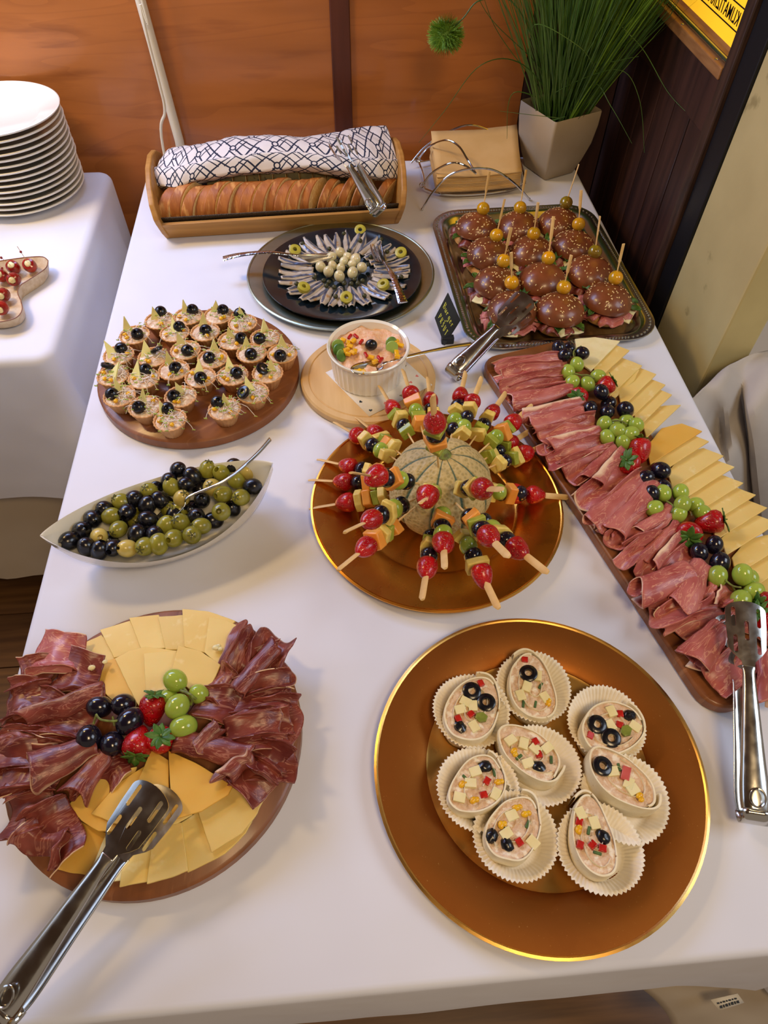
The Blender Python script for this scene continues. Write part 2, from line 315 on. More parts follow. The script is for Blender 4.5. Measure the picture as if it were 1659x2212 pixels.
# ham: lean meat with pale marbling and a fatty rim (rim follows the slice's own edge)
def hammat(name, a, b, fat='#e2bd98'):
    m = bpy.data.materials.new(name); m.use_nodes = True; nt = m.node_tree; N = nt.nodes; L = nt.links; bs = N['Principled BSDF']
    at = N.new('ShaderNodeAttribute'); at.attribute_name = 'uvc'; oi = N.new('ShaderNodeObjectInfo')
    ad = N.new('ShaderNodeVectorMath'); ad.operation = 'ADD'; mu = N.new('ShaderNodeMath'); mu.operation = 'MULTIPLY'; mu.inputs[1].default_value = 9
    L.new(oi.outputs['Random'], mu.inputs[0]); L.new(at.outputs['Vector'], ad.inputs[0]); L.new(mu.outputs[0], ad.inputs[1])
    def noi(s, d, dist=0):
        mp = N.new('ShaderNodeMapping'); mp.inputs['Scale'].default_value = s; L.new(ad.outputs[0], mp.inputs[0])
        t = N.new('ShaderNodeTexNoise'); t.inputs['Scale'].default_value = 1; t.inputs['Detail'].default_value = d; t.inputs['Distortion'].default_value = dist
        L.new(mp.outputs[0], t.inputs['Vector']); return t.outputs['Fac']
    def ramp(f, st):
        r = N.new('ShaderNodeValToRGB'); e = r.color_ramp.elements
        while len(e) < len(st): e.new(.5)
        for x, (p, c) in zip(e, st): x.position = p; x.color = c
        L.new(f, r.inputs[0]); return r.outputs[0]
    def mix(f, x, y):
        q = N.new('ShaderNodeMix'); q.data_type = 'RGBA'; L.new(f, q.inputs[0]); L.new(x, q.inputs[6]); q.inputs[7].default_value = y; return q.outputs[2]
    base = ramp(noi((2, 2, 1), 3), [(.35, h(a)), (.65, h(b))])
    W = (0, 0, 0, 1); O = (1, 1, 1, 1); G5 = (.8,)*3+(1,) if 'pink' in name else (.34,)*3+(1,)
    v1 = ramp(noi((2.0, 8, 1), 3, 1.2), [(.475, W), (.497, G5), (.503, G5), (.525, W)])
    v2 = ramp(noi((6, 14, 1), 3, .8), [(.62, W), (.70, (.25, .25, .25, 1)), (.8, (.4, .4, .4, 1))])
    c = mix(v1, base, h('#d69a80')); c = mix(v2, c, h('#c98a72'))
    sx = N.new('ShaderNodeSeparateXYZ'); L.new(at.outputs['Vector'], sx.inputs[0])
    n2 = noi((1.6, 1.6, 1), 3); su = N.new('ShaderNodeMath'); su.operation = 'MULTIPLY_ADD'; su.inputs[1].default_value = .55; L.new(n2, su.inputs[0]); L.new(sx.outputs['Z'], su.inputs[2])
    
    sb = N.new('ShaderNodeMapRange'); sb.inputs[1].default_value = 1.08; sb.inputs[2].default_value = 1.18; L.new(su.outputs[0], sb.inputs[0])
    c = mix(sb.outputs[0], c, h(fat)); L.new(c, bs.inputs['Base Color'])
    bs.inputs['Roughness'].default_value = .36; bs.inputs['Subsurface Weight'].default_value = .15; bs.inputs['Subsurface Radius'].default_value = (1, .4, .3); bs.inputs['Subsurface Scale'].default_value = .003
    bp = N.new('ShaderNodeBump'); bp.inputs['Strength'].default_value = .35; bp.inputs['Distance'].default_value = .001; L.new(noi((5, 30, 1), 4), bp.inputs['Height']); L.new(bp.outputs[0], bs.inputs['Normal'])
    return m
hamd = hammat('cured_ham_dark', '#64241f', '#8a4234')
hamp = hammat('cured_ham_pink', '#a04a46', '#bc6e66', '#e8c8a8')
# ---------------------------------------------------------------- the room
def slab(name, x0, x1, y0, y1, z0, z1, m, parent=None, **k):
    g = G(); g.box(((x0+x1)/2, (y0+y1)/2, (z0+z1)/2), (x1-x0, y1-y0, z1-z0)); return build(name, g, m, parent, keep=True, flat=True, **k)
S = dict(kind='structure')
WY, WX, FZ, CZ = 1.54, .62, -.75, 1.72
fl = slab('floor', -2.6, 2.2, -1.6, WY+.06, FZ-.06, FZ-.012, floorm, **S)
for i in range(22):
    y0 = -1.5+i*.14; slab('floor_board', -2.6, 2.2, y0, y0+.137, FZ-.012, FZ, floorm, fl)
slab('ceiling', -2.6, 2.2, -1.6, WY+.06, CZ, CZ+.05, mat('ceiling_wood', '#7a6248', '#5f4a36', rough=.6, sc=5, st=(1, 10, 1)), **S)
wb = slab('wall_back', -2.6, .8, WY+.012, WY+.06, FZ, CZ, dkwood, **S)
slab('panel', -2.6, -1.2, WY, WY+.012, FZ, CZ, ply, wb); slab('panel', -1.197, .027, WY, WY+.012, FZ, CZ, ply, wb)
slab('panel', .065, .42, WY, WY+.012, FZ, CZ, ply, wb); slab('panel', .422, WX, WY, WY+.012, FZ, CZ, dkwood, wb, label='near-black panel in the corner')
slab('trim_1', .027, .065, WY-.006, WY+.012, FZ, CZ, mat('trim_brown', '#5e3020', '#4a2518', rough=.4, sc=6, st=(6, 6, .6), bump=.1), bevel=.002, **S)
wr = slab('wall_right', WX+.012, WX+.06, 1.117, WY, FZ, .29, dkwood, **S)
for i in range(6):
    y0 = 1.119+i*.07; slab('plank', WX, WX+.013, y0, min(y0+.067, WY), FZ, .205, dkwood, wr, bevel=.002)
slab('rail', WX-.006, WX+.02, 1.117, WY, .205, .288, dkwood, wr, bevel=.003)
wu = slab('wall_right_upper', WX+.06, WX+.1, .6, WY, .9, CZ, dkwood, **S)
GX = WX+.013
win = slab('window_1', GX, GX+.004, 1.10, WY, .315, .9, yelglass, **S)
slab('window_frame', WX-.014, WX+.05, 1.117, WY, .286, .303, framew, win, bevel=.002)
slab('window_rail', WX+.004, GX, 1.117, WY, .303, .309, framew, win)
g = G(); g.tube([(WX-.001, 1.117, .3065), (WX-.001, WY, .3065)], .0038, 10); build('aluminium_bead', g, alu, win, label='bright metal glazing bead', keep=True)
for y in (1.15, 1.30, 1.45):
    g = G(); g.ell((WX-.009, y, .3035), (.003, .003, .0012)); build('screw', g, alu, win, keep=True)
# printed film on the glass, read from outside (mirrored from here)
a = PX(1600.8, 79, GX); b = PX(1619, 29, GX)
zl, zh = a.z, b.z
def txt(body, size, M, m, parent, name='lettering', ext=.0003, **k):
    cu = bpy.data.curves.new(name, 'FONT'); cu.body = body; cu.size = size; cu.extrude = ext; cu.offset = size*.008; cu.space_character = 1.12
    cu.materials.append(m); o = bpy.data.objects.new('t', cu); COL.objects.link(o); o.matrix_world = M
    bpy.context.view_layer.update(); me = bpy.data.meshes.new_from_object(o.evaluated_get(bpy.context.evaluated_depsgraph_get()))
    me.transform(M); bpy.data.objects.remove(o); me.materials.clear(); me.materials.append(m)
    q = bpy.data.objects.new(name, me); COL.objects.link(q); q.parent = parent; return q
kk = PX(1606, 62, GX)
hgt = (zh-zl)
M = Matrix(((0, 0, 1, GX-.0004), (.72, 0, 0, kk.y+.020), (0, 1, 0, zl+hgt*.20), (0, 0, 0, 1)))
txt('KLIMATIZIRANO', hgt*.86, M, blkprint, win)
for z in (zl, zh): slab('printed_line', GX-.0005, GX+.0003, 1.10, WY, z-.0009, z+.0009, blkprint, win)
slab('trim_2', WX-.012, WX+.05, 1.090, 1.117, FZ, CZ, beam, bevel=.003, **S)
slab('trim_3', WX-.004, WX+.05, 1.040, 1.090, FZ, CZ, blackpaint, bevel=.002, **S)
pc = PY(1618, 771, .845)
g = G(); g.box(((WX+pc.x)/2, (.845+1.04)/2, (FZ+CZ)/2), (pc.x-WX, .195, CZ-FZ)); build('pillar', g, beige, keep=True, bevel=.004, flat=True, **S)
slab('wall_right_near', 1.25, 1.29, -.3, 1.1, FZ, -.02, blackpaint, **S)
# white pipe and cable in front of the back wall
g = G(); g.tube([(-.338, 1.528, FZ), (-.301, 1.528, .04), (-.316, 1.528, .30), (-.385, 1.528, CZ)], .0095, 14)
build('pipe', g, whitep, label='white plastic pipe running up the plywood wall behind the table', cat='pipe')
g = G(); g.tube(spl([PY(352, 330, 1.50)+V((0, 0, -.3)), PY(352, 318, 1.50), PY(356, 240, 1.50), PY(345, 185, 1.50), PY(318, 80, 1.5), PY(303, 10, 1.5), PY(290, -60, 1.5), (-.37, 1.5, 1.2)], 8), .0028, 8)
build('cable', g, whitep, label='thin white cable hanging beside the white pipe', cat='cable')
# ---------------------------------------------------------------- tables and cloths
def drape(name, x0, x1, y0, y1, zt, dropf, flf, m, parent=None, r=.012, cr=.02, n=60, rip=.5, seed=0, k=9, sx=(0,), **kw):
    per = []
    for (ax, ay, bx, by, nx, ny) in ((x0+cr, y0, x1-cr, y0, 0, -1), (x1, y0+cr, x1, y1-cr, 1, 0), (x1-cr, y1, x0+cr, y1, 0, 1), (x0, y1-cr, x0, y0+cr, -1, 0)):
        L = sqrt((bx-ax)**2+(by-ay)**2); q = max(8, int(L/.018))
        for i in range(q+1): t = i/q; per.append((ax+(bx-ax)*t, ay+(by-ay)*t, nx, ny, 0))
        ex, ey = bx-nx*cr, by-ny*cr   # corner centre
        a0 = math.atan2(ny, nx)
        for i in range(1, 8): a = a0+pi/2*i/8; per.append((ex+cos(a)*cr, ey+sin(a)*cr, cos(a), sin(a), sin(pi*i/8)))
    g = G(); K = len(per); rings = []
    for j in range(5): th = pi/2*j/4; rings.append(('r', th))
    for j in range(1, 17): rings.append(('d', j/16))
    v = []; 
    for kd, t in rings:
        for i, (x, y, nx, ny, cf) in enumerate(per):
            if kd == 'r': off = -r+r*sin(t); z = zt-r+r*cos(t)
            else:
                s = i*.018; dr = dropf(x, y, cf); d = dr*t
                off = flf(x, y, cf)*d*(1+rip*nz(s*k, seed, 1)*min(1, t*2)+rip*.4*nz(s*k*2.3, seed, 5)*t)+cf*.10*d*(y < 1.4)
                z = zt-r-d+.006*nz(s*5, seed, 9)*t
            v.append((x+nx*off, y+ny*off, z))
    f = [tuple(range(K))]
    for j in range(len(rings)-1):
        for i in range(K): i2 = (i+1) % K; f.append((j*K+i2, j*K+i, (j+1)*K+i, (j+1)*K+i2))
    g.add(v, f); return build(name, g, m, parent, keep=True, ang=60, **kw)
def table(x0, x1, y0, y1, zt, label):
    t = thing('table', label, 'table', ((x0+x1)/2, (y0+y1)/2, FZ)); a, b = (x1-x0)/2, (y1-y0)/2
    g = G(); g.box((0, 0, zt-FZ-.02), (2*a-.03, 2*b-.03, .03)); build('tabletop', g, bamboo, t, loc=(0, 0, 0))
    for sx in (-1, 1):
        for sy in (-1, 1):
            g = G(); g.box((sx*(a-.08), sy*(b-.08), (zt-FZ-.035)/2), (.045, .045, zt-FZ-.035)); build('leg', g, bamboo, t, loc=(0, 0, 0))
table(-.373, .536, .03, 1.505, -.004, 'buffet table under the large white cloth')
def mdrop(x, y, cf): return .195+.02*max(0, .1-x)+(1.05*max(0, x-.33) if y < .2 else .0)
drape('tablecloth', -.373, .536, .03, 1.50, 0, mdrop, lambda x, y, c: .052 if y < .06 and x < .5 else .03 if y < 1.4 else .0, linen, rip=.25, seed=3, k=6, r=.008,
      label='large white cloth under the whole buffet spread', cat='tablecloth')
table(-1.22, -.475, .918, 1.475, -.010, 'side table with the stacked plates under white cloths')
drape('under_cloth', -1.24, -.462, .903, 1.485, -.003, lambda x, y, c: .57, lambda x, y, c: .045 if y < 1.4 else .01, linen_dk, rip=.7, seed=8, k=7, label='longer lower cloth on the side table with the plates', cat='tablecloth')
drape('tablecloth', -1.25, -.446, .886, 1.498, 0, lambda x, y, c: .285, lambda x, y, c: .10 if y < 1.4 else .02, linen, rip=.6, seed=5, k=6, r=.016, cr=.03, label='white top cloth on the side table holding the plate stack', cat='tablecloth')
g = G()     # draped seat seen past the right table edge: back edge, ridge, two folds, hem
cr_ = [[P(1440, 905, -.03), P(1500, 857, -.015), P(1560, 800, -.015), P(1620, 767, -.015), P(1680, 755, -.015), P(1800, 745, -.015), P(1950, 760, -.015)],
       [P(1455, 935, -.03), P(1520, 880, -.03), P(1575, 832, -.025), P(1630, 800, -.02), P(1690, 790, -.015), P(1800, 785, -.015), P(1950, 800, -.015)],
       [P(1480, 990, -.10), P(1545, 945, -.11), P(1590, 900, -.08), P(1650, 870, -.03), P(1720, 850, -.05), P(1830, 850, -.05), P(1980, 860, -.05)],
       [P(1490, 1060, -.20), P(1560, 1040, -.14), P(1600, 1000, -.16), P(1670, 985, -.14), P(1740, 960, -.14), P(1850, 950, -.2), P(2000, 960, -.2)],
       [P(1500, 1150, -.42), P(1570, 1160, -.44), P(1615, 1130, -.38), P(1680, 1120, -.36), P(1750, 1100, -.36), P(1860, 1090, -.36), P(2020, 1100, -.36)],
       [P(1510, 1260, -.56), P(1580, 1270, -.58), P(1630, 1260, -.52), P(1690, 1250, -.5), P(1760, 1240, -.5), P(1870, 1230, -.5), P(2030, 1240, -.5)]]
rows_ = [spl(r_, 7) for r_ in cr_]; cols_ = [spl([r_[i] for r_ in rows_], 8) for i in range(len(rows_[0]))]
cols_ = [[q+V((.010*sin(i*.85+j*.05)*min(1, j/14), .012*sin(i*.85+1)*min(1, j/14), .014*sin(i*.6)*min(1, j/12)-.006*nz(i*.3, j*.15))) for j, q in enumerate(c_)] for i, c_ in enumerate(cols_)]
K = len(cols_[0]); g.add([q for c_ in cols_ for q in c_], [(i*K+j, (i+1)*K+j, (i+1)*K+j+1, i*K+j+1) for i in range(len(cols_)-1) for j in range(K-1)])
build('chair_cover', g, mat('chair_linen', '#bdb6b0', '#b0a9a2', rough=.8, sc=6, bump=.4, bsc=12, bdist=.01), label='white cloth draped over a seat beyond the long ham and cheese board', cat='cloth', solid=.002, keep=True)
g = G()
def ucf(u, t):
    a = P(1370, 2128, -.4)*(1-t)+P(1450, 2235, -.55)*t+V((.012*sin(t*3), 0, 0)); b = P(1760, 2090, -.4)*(1-t)+P(1800, 2260, -.55)*t
    q = a*(1-u)+b*u; q.z += .012*nz(u*3, t*2, 4)+.01; return q
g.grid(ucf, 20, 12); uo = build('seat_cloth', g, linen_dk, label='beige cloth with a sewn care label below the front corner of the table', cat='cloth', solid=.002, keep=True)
lp = [P(1513, 2162, -.42), P(1570, 2149, -.42), P(1584, 2168, -.43), P(1532, 2185, -.43)]
g = G(); g.add([p+V((0, 0, .035)) for p in lp], [(0, 1, 2, 3)]); lb = build('care_label', g, paperm, uo, keep=True, solid=.0006)
g = G()
for r_ in range(2):
    for i in range(7):
        q = lp[0].lerp(lp[1], .14+.11*i).lerp(lp[3].lerp(lp[2], .14+.11*i), .42+.32*r_)+V((0, 0, .036)); g.box(q, (.0022 if i % 2 else .0035, .0018+.0016*r_, .0004))
build('lettering', g, blkprint, lb, keep=True)
# ---------------------------------------------------------------- plates
def plateprof(r, hgt=.02): return [(0, .003), (r*.62, .003), (r*.66, .005), (r*.8, .012), (r*.985, hgt), (r, hgt-.0008), (r*.985, hgt-.004), (r*.8, .008), (r*.62, 0), (0, 0)]
pl0 = None; random.seed(3)
g = G(); g.lathe(plateprof(.121), 64)
for i in range(14):
    if not pl0: o = pl0 = build('plate', g, porc, loc=(0, 0, 0)); me = None
    else: o = pl0.copy(); COL.objects.link(o)
    o.location = (-.604+random.uniform(-.0015, .0015), 1.408+random.uniform(-.0015, .0015), .0005+i*.0108)
    tag(o, 'white dinner plate on top of the tall stack, its well in view' if i == 13 else ('white dinner plate at the bottom of the tall stack' if i == 0 else nth(i+1)+' white dinner plate counted up from the bottom of the stack'), 'plate', 'stacked dinner plates')
# ---------------------------------------------------------------- chargers and boards
def charger(name, c, r, well, mats, label, cat='plate', h_=.014, wd=.004):
    t = thing(name, label, cat, (c[0], c[1], .0004)); g = G()
    g.lathe([(well-.001, wd+.001), (well, wd+.0022), (well+.004, wd+.0035), (well+.010, h_-.004), (r*.9, h_-.0008), (r*.975, h_), (r*.985, h_-.0035), (r*.8, h_-.0075), (well, 0), (well-.006, 0), (well-.006, wd-.001)], 96); build('rim', g, mats[0], t, loc=(0, 0, 0), label='brushed broad rim')
    g = G(); g.lathe([(0, wd), (well-.004, wd), (well-.0005, wd+.0012), (well-.0005, wd-.002), (0, wd-.003)], 80); build('well', g, mats[1], t, loc=(0, 0, 0), label='polished sunken middle')
    g = G(); g.lathe([(r*.972, h_-.0005), (r*.985, h_+.0009), (r, h_+.0002), (r, h_-.0018), (r*.985, h_-.0032), (r*.972, h_-.002)], 96); build('edge_bead', g, mats[1], t, loc=(0, 0, 0), label='bright rolled edge')
    return t
charger('charger_plate', (.178, .204), .165, .113, (goldrim, goldw), 'round gold charger plate carrying the eight wrap slices')
charger('charger_plate', (.119, .545), .163, .103, (gold, gold), 'round gold charger plate under the melon and fruit skewers')
charger('charger_plate', (.018, 1.071), .164, .11, (silver, silver), 'round silver-green charger plate under the black anchovy plate')
def bboard(c, r, th, m, label, n=80, groove=False, rz=0):
    g = G(); pr = [(0, th)]
    if groove: pr += [(r*.86, th), (r*.875, th-.0015), (r*.89, th)]
    pr += [(r*.975, th), (r, th-.003), (r, .003), (r*.98, 0), (0, 0)]
    g.lathe(pr, n); return build('board', g, m, loc=(c[0], c[1], .0004), rz=rz, label=label, cat='board')
bboard((-.205, .262), .147, .018, acacia, 'round brown wooden board under the ham and cheese slices at the front', rz=rad(80))
bboard((-.207, .823), .150, .018, acacia, 'round reddish wooden board carrying the small tartlets', rz=rad(40))
bboard((.047, .795), .102, .015, paleboard, 'round pale grooved board under the white ramekin', groove=True)
# black anchovy plate
g = G(); g.lathe([(0, .006), (.088, .006), (.1, .008), (.132, .0185), (.137, .019), (.1375, .0175), (.133, .015), (.1, .004), (.075, 0), (0, 0)], 96)
build('plate', g, blackglaze, loc=(.02, 1.058, .0045), label='black glazed plate with anchovies on the silver charger', cat='plate')
AZ = .0045+.0072
# ---------------------------------------------------------------- wrap slices in paper cases
def ring_olive(g, r, t, hole=.42, n=20, m=0):
    g.lathe([(r*hole, t), (r*hole*1.15, t+.0006), (r*.8, t+.0006), (r*.97, t-.0004), (r, t*.5), (r*.96, 0), (r*hole, 0), (r*hole, t)], n, m=m)
def casef(r0, r1, hh):
    g = G()
    def wob(a, r, z):
        k = (r-r0*.9)/(r1-r0*.9); return r*(1+.028*max(0, k)*cos(a*56)), z+.0007*max(0, k)*sin(a*56)+.0025*max(0, k)*sin(a*2+1)
    g.lathe([(0, 0), (r0*.8, 0), (r0, .0004), (r0+(r1-r0)*.12, hh*.22), (r0+(r1-r0)*.45, hh*.55), (r0+(r1-r0)*.8, hh*.86), (r1, hh)], 224, wob=wob)
    return g
ROLLS = [
 ((1016, 1538), (500, 450), 69, 47, 62, 'O:494,372 O:562,425 r:535,335 r:430,500 r:490,478 b:440,535 g:538,495 c:500,440 c:440,455 c:505,535 c:465,420', 'two olive rings and a green pickle, rear left of the plate'),
 ((1150, 1487), (775, 350), 68, 42, 103, 'O:758,290 r:740,225 g:815,345 c:750,350 c:722,390 c:835,400 g:735,430 g:790,432 y:848,428 c:800,300', 'one olive ring and a loose flap, farthest back'),
 ((1307, 1566), (1145, 540), 62, 48, 28, 'O:1077,527 O:1143,590 b:1230,483 r:1185,477 r:1045,577 r:1182,527 g:1212,558 c:1145,465 c:1140,530 c:1255,535', 'two olive rings and a black chunk, at the right rear'),
 ((1165, 1655), (765, 655), 66, 40, -38, 'b:808,722 r:790,607 r:805,665 c:675,600 c:735,615 c:755,705 c:845,635 y:690,650 g:865,690 g:715,678 c:790,640', 'black olive piece low down, in the middle'),
 ((1030, 1705), (520, 805), 62, 44, 48, 'b:557,720 r:565,790 r:550,855 c:510,745 c:488,800 c:437,865 c:605,850 y:448,805 y:500,880 y:615,795 g:600,750 g:465,775', 'corn and white cheese cubes, at the left'),
 ((1345, 1727), (1190, 775), 70, 40, -38, 'O:1102,722 R:1212,755 c:1225,800 y:1275,858 c:1150,745 g:1180,725 c:1245,830', 'one olive ring and a large red pepper piece'),
 ((1112, 1808), (690, 1010), 64, 46, 55, 'c:680,950 c:655,1035 c:780,1075 y:742,945 y:700,915 y:630,995 r:715,1075 b:660,1085 b:588,1045 g:755,990 g:640,1000', 'corn at its tip and a loose tail, front left'),
 ((1293, 1833), (1060, 1045), 74, 38, 103, 'c:1000,940 c:1065,985 r:995,980 r:998,1087 r:1057,1088 r:1103,1103 b:1107,1048 g:1040,1020 g:1080,1125 y:990,1020', 'three red pepper cubes in a row, at the front right')]
PXM = lambda p: F/((V(p)-V((0, 0, H))).dot(FW))      # pixels per metre there
for i, (cc, rc, A, B, ang, pcs, lab) in enumerate(ROLLS):
    z0 = .0052; c = P(cc[0], cc[1], z0+.012); random.seed(50+i)
    g = casef(.025, .0395 if i != 5 else .042, .018)
    lean = [(.10, .05), (-.12, .0), (-.1, .1), (.06, -.05), (.1, 0), (-.12, 0), (.0, .12), (.08, .0)][i]
    po = build('paper_case', g, paperm, loc=(c.x, c.y, z0+.0006), rz=i*.7, solid=.0003, ang=80,
               label='white paper case under the wrap slice '+['nearest the far left', 'farthest back', 'at the right rear', 'in the centre', 'at the left', 'at the right', 'at the front left', 'at the front right'][i], cat='paper case', group='paper cases on the gold charger')
    hh = [.026, .024, .026, .028, .027, .033, .026, .027][i]
    top = c2(rc[0], rc[1], z0+.001+hh); s = 1/PXM(top); A *= s*1.02; B *= s*1.06
    # image angle -> angle on the table
    q0 = c2(rc[0], rc[1], z0+hh); q1 = c2(rc[0]+cos(rad(ang))*40, rc[1]-sin(rad(ang))*40, z0+hh); th = math.atan2((q1-q0).y, (q1-q0).x)
    B *= 1.05; A *= 1.08
    t = thing('wrap_slice', 'tortilla wrap slice with '+lab, 'wrap', (top.x, top.y, z0+.0016), th, 'wrap slices in paper cases on the gold charger')
    def rr_(a, k=1.0, i=i): return (1+.07*nz(cos(a)*1.3+i*3, sin(a)*1.3)+.05*cos(3*a+i))*k
    tilt = lambda x, y, z: V((x, y, z))
    g = G()   # tortilla: outer wall, lip, inner wall, with a spiral overlap tail
    def wallf(u, t_, i=i):
        turns = 2*pi*1.13; a = u*turns-.3; k = 1+.075*(u*1.13-.5); 
        if u > .86: k += (u-.86)*1.1*(1.2 if i in (1, 6) else .7)
        prof = [(1.02, 0), (1.05, .3), (1.05, .8), (1.03, 1.0), (.985, 1.0), (.97, .75), (.97, .1)][int(round(t_*6))]
        R_ = rr_(a)*k*prof[0]; return (A*cos(a)*R_, B*sin(a)*R_, hh*prof[1]*(1.02+.05*sin(a*2+i)))
    g.grid(wallf, 84, 6); build('tortilla', g, tort, t, loc=(0, 0, 0), solid=.0004)
    g = G()
    def fillf(u, t_, i=i):
        a = 2*pi*u; k = max(.001, t_)*.985; x = A*cos(a)*rr_(a)*k; y = B*sin(a)*rr_(a)*k
        return (x, y, hh*(.93+.05*sin(a*2+i)*t_)+.0016*nz(x*160, y*160, i)+.001*nz(x*420, y*420, i)+.0006)
    g.grid(fillf, 40, 14, cu=True); build('filling', g, filling, t, loc=(0, 0, 0), ang=80)
    g = G(); pts = []
    for k in range(34):
        a = k/33*2*pi*1.35+1+i; rho = .25+.6*k/33; pts.append((A*cos(a)*rho*.95, B*sin(a)*rho*.95, hh*.95+.0006))
    g.tube(pts, lambda t: (.0024, .0006), 6, flat=(0, 0, 1)); build('tortilla_spiral', g, tort, t, loc=(0, 0, 0), label='inner turn of the tortilla')
    Mi = Matrix.Rotation(-th, 3, 'Z')
    for tok in pcs.split():
        ty, xy = tok.split(':'); x, y = map(float, xy.split(',')); w_ = c2(x, y, z0+.0025+hh); l = Mi @ (w_-V((top.x, top.y, 0))); l.z = hh+.0002
        R_ = Matrix.Rotation(random.uniform(0, 6), 3, 'Z') @ Matrix.Rotation(random.uniform(-.2, .2), 3, 'X')
        k = .008/.0082
        if ty == 'O':
            g = G(); ring_olive(g, .0097, .0034, .40, 24); build('olive_ring', g, oliveb, t, loc=(l.x, l.y, hh-.0008)).rotation_euler = (random.uniform(-.15, .15), random.uniform(-.15, .15), 0)
        elif ty == 'b':
            g = G(); g.ell((l.x, l.y, l.z-.001), (.0070, .0058, .0040), R_, 12, 8, wob=lambda p: 1+.25*nz(p.x*2+i, p.y*2, p.z*2)); build('olive_piece', g, oliveb, t, loc=(0, 0, 0))
        elif ty == 'y':
            g = G(); g.ell((l.x, l.y, l.z+.0002), (.0040, .0030, .0024), R_, 10, 7); g.ell((l.x+.003, l.y-.002, l.z), (.003, .0026, .002), R_, 10, 7); build('corn_kernel', g, yelpep, t, loc=(0, 0, 0))
        elif ty == 'g' and i in (0, 2):
            g = G(); g.prism([(.0068*cos(k_*pi/3+.3), .0056*sin(k_*pi/3+.3)) for k_ in range(6)], -.001, .0024, M=lambda p: R_ @ p+V((l.x, l.y, l.z))); build('pickle_piece', g, pickle, t, loc=(0, 0, 0), bevel=.0005)
        else:
            m_, nm, d = {'r': (redpep, 'pepper_dice', (.0070, .0062, .005)), 'R': (mat('pink_pepper', '#b8463c', '#c8605a', rough=.3, coat=.3) if ty == 'R' else 0, 'pepper_dice', (.0135, .008, .005)),
                         'c': (cheesew, 'cheese_dice', (.0112, .0090, .005)), 'g': (greenp, 'herb_leaf', (.0075, .0026, .003))}[ty]
            g = G(); g.box((l.x, l.y, l.z-.0008), d, R_); build(nm, g, m_, t, loc=(0, 0, 0), bevel=.0006)
# ---------------------------------------------------------------- burger tray
TR = thing('serving_tray', 'rectangular steel tray with beaded rim under the mini burgers', 'tray', (.362, 1.056, .0006), rad(2.0))
def rl(hx, hy, r, z, n=8): return [(x, y, z) for x, y in rrect(-hx, hx, -hy, hy, r, n)]
g = G(); rings = [rl(.128, .178, .03, .002), rl(.133, .183, .034, .0035), rl(.138, .188, .04, .010), rl(.146, .196, .047, .0125), rl(.152, .202, .052, .0122), rl(.159, .209, .058, .0135), rl(.160, .210, .059, .012), rl(.150, .2, .05, .0100), rl(.135, .185, .036, .001), rl(.128, .178, .03, .0)]
K = len(rings[0]); v = [p for r_ in rings for p in r_]; f = [tuple(range(K)), tuple(reversed(range(9*K, 10*K)))]+[(j*K+(i+1) % K, j*K+i, (j+1)*K+i, (j+1)*K+(i+1) % K) for j in range(9) for i in range(K)]
f = [tuple(q) for q in f]; g.add(v, f); build('tray_body', g, tray, TR, loc=(0, 0, 0))
g = G(); rr0 = rrect(-.152, .152, -.202, .202, .052, 10); L_ = []
for i in range(len(rr0)):
    a_, b_ = V(rr0[i]), V(rr0[(i+1) % len(rr0)]); n_ = max(1, int((b_-a_).length/.0052))
    for k in range(n_): L_.append(a_.lerp(b_, k/n_))
for p in L_: g.ell((p[0], p[1], .0128), (.0023, .0023, .0017), None, 7, 4)
build('beading', g, tray, TR, loc=(0, 0, 0), kind='stuff', label='row of small raised beads')
# burgers
BP = [(340, 470), (645, 465), (945, 440), (430, 665), (745, 650), (1055, 605), (495, 880), (825, 850), (1180, 800), (603, 1075), (955, 1075), (1310, 1000)]
TP = [(385, 375), (655, 368), (992, 332), (482, 570), (755, 558), (1083, 488), (535, 757), (862, 737), (1203, 690), (593, 915), (975, 950), (1355, 880)]
SP = [(430, 105), (700, 90), (1085, 50), (543, 305), (787, 330), (1102, 240), (590, 515), (900, 430), (1240, 430), (590, 695), (1030, 715), (1412, 632)]
def hamleaf(g, c, w, l, rz, seed, z=0, droop=.3):
    R_ = Matrix.Rotation(rz, 3, 'Z')
    g.grid(lambda u, t: tuple(R_ @ V(((u-.5)*w*(1+.3*nz(t*2, seed)), t*l, .0035*sin(u*9+seed)-droop*t*t*l+.002*nz(u*5, t*5, seed)))+V(c)), 10, 7, at=lambda u, t: (u*.8, t*.8, t*.8))
def leafg(g, c, w, l, rz, seed, droop=.3):
    R_ = Matrix.Rotation(rz, 3, 'Z')
    def fn(u, t):
        ww = w*(sin(pi*min(1, t*.95+.05))**.6)*(1-.35*abs(sin(t*9+seed))*(t < .8)); return tuple(R_ @ V(((u-.5)*ww, t*l, .003*abs(u-.5)*4-droop*t*t*l+.002*sin(t*8+seed)))+V(c))
    g.grid(fn, 5, 10)
rowl = ['back row', 'second row from the back', 'third row from the back', 'front row']; coll = ['left', 'middle', 'right']
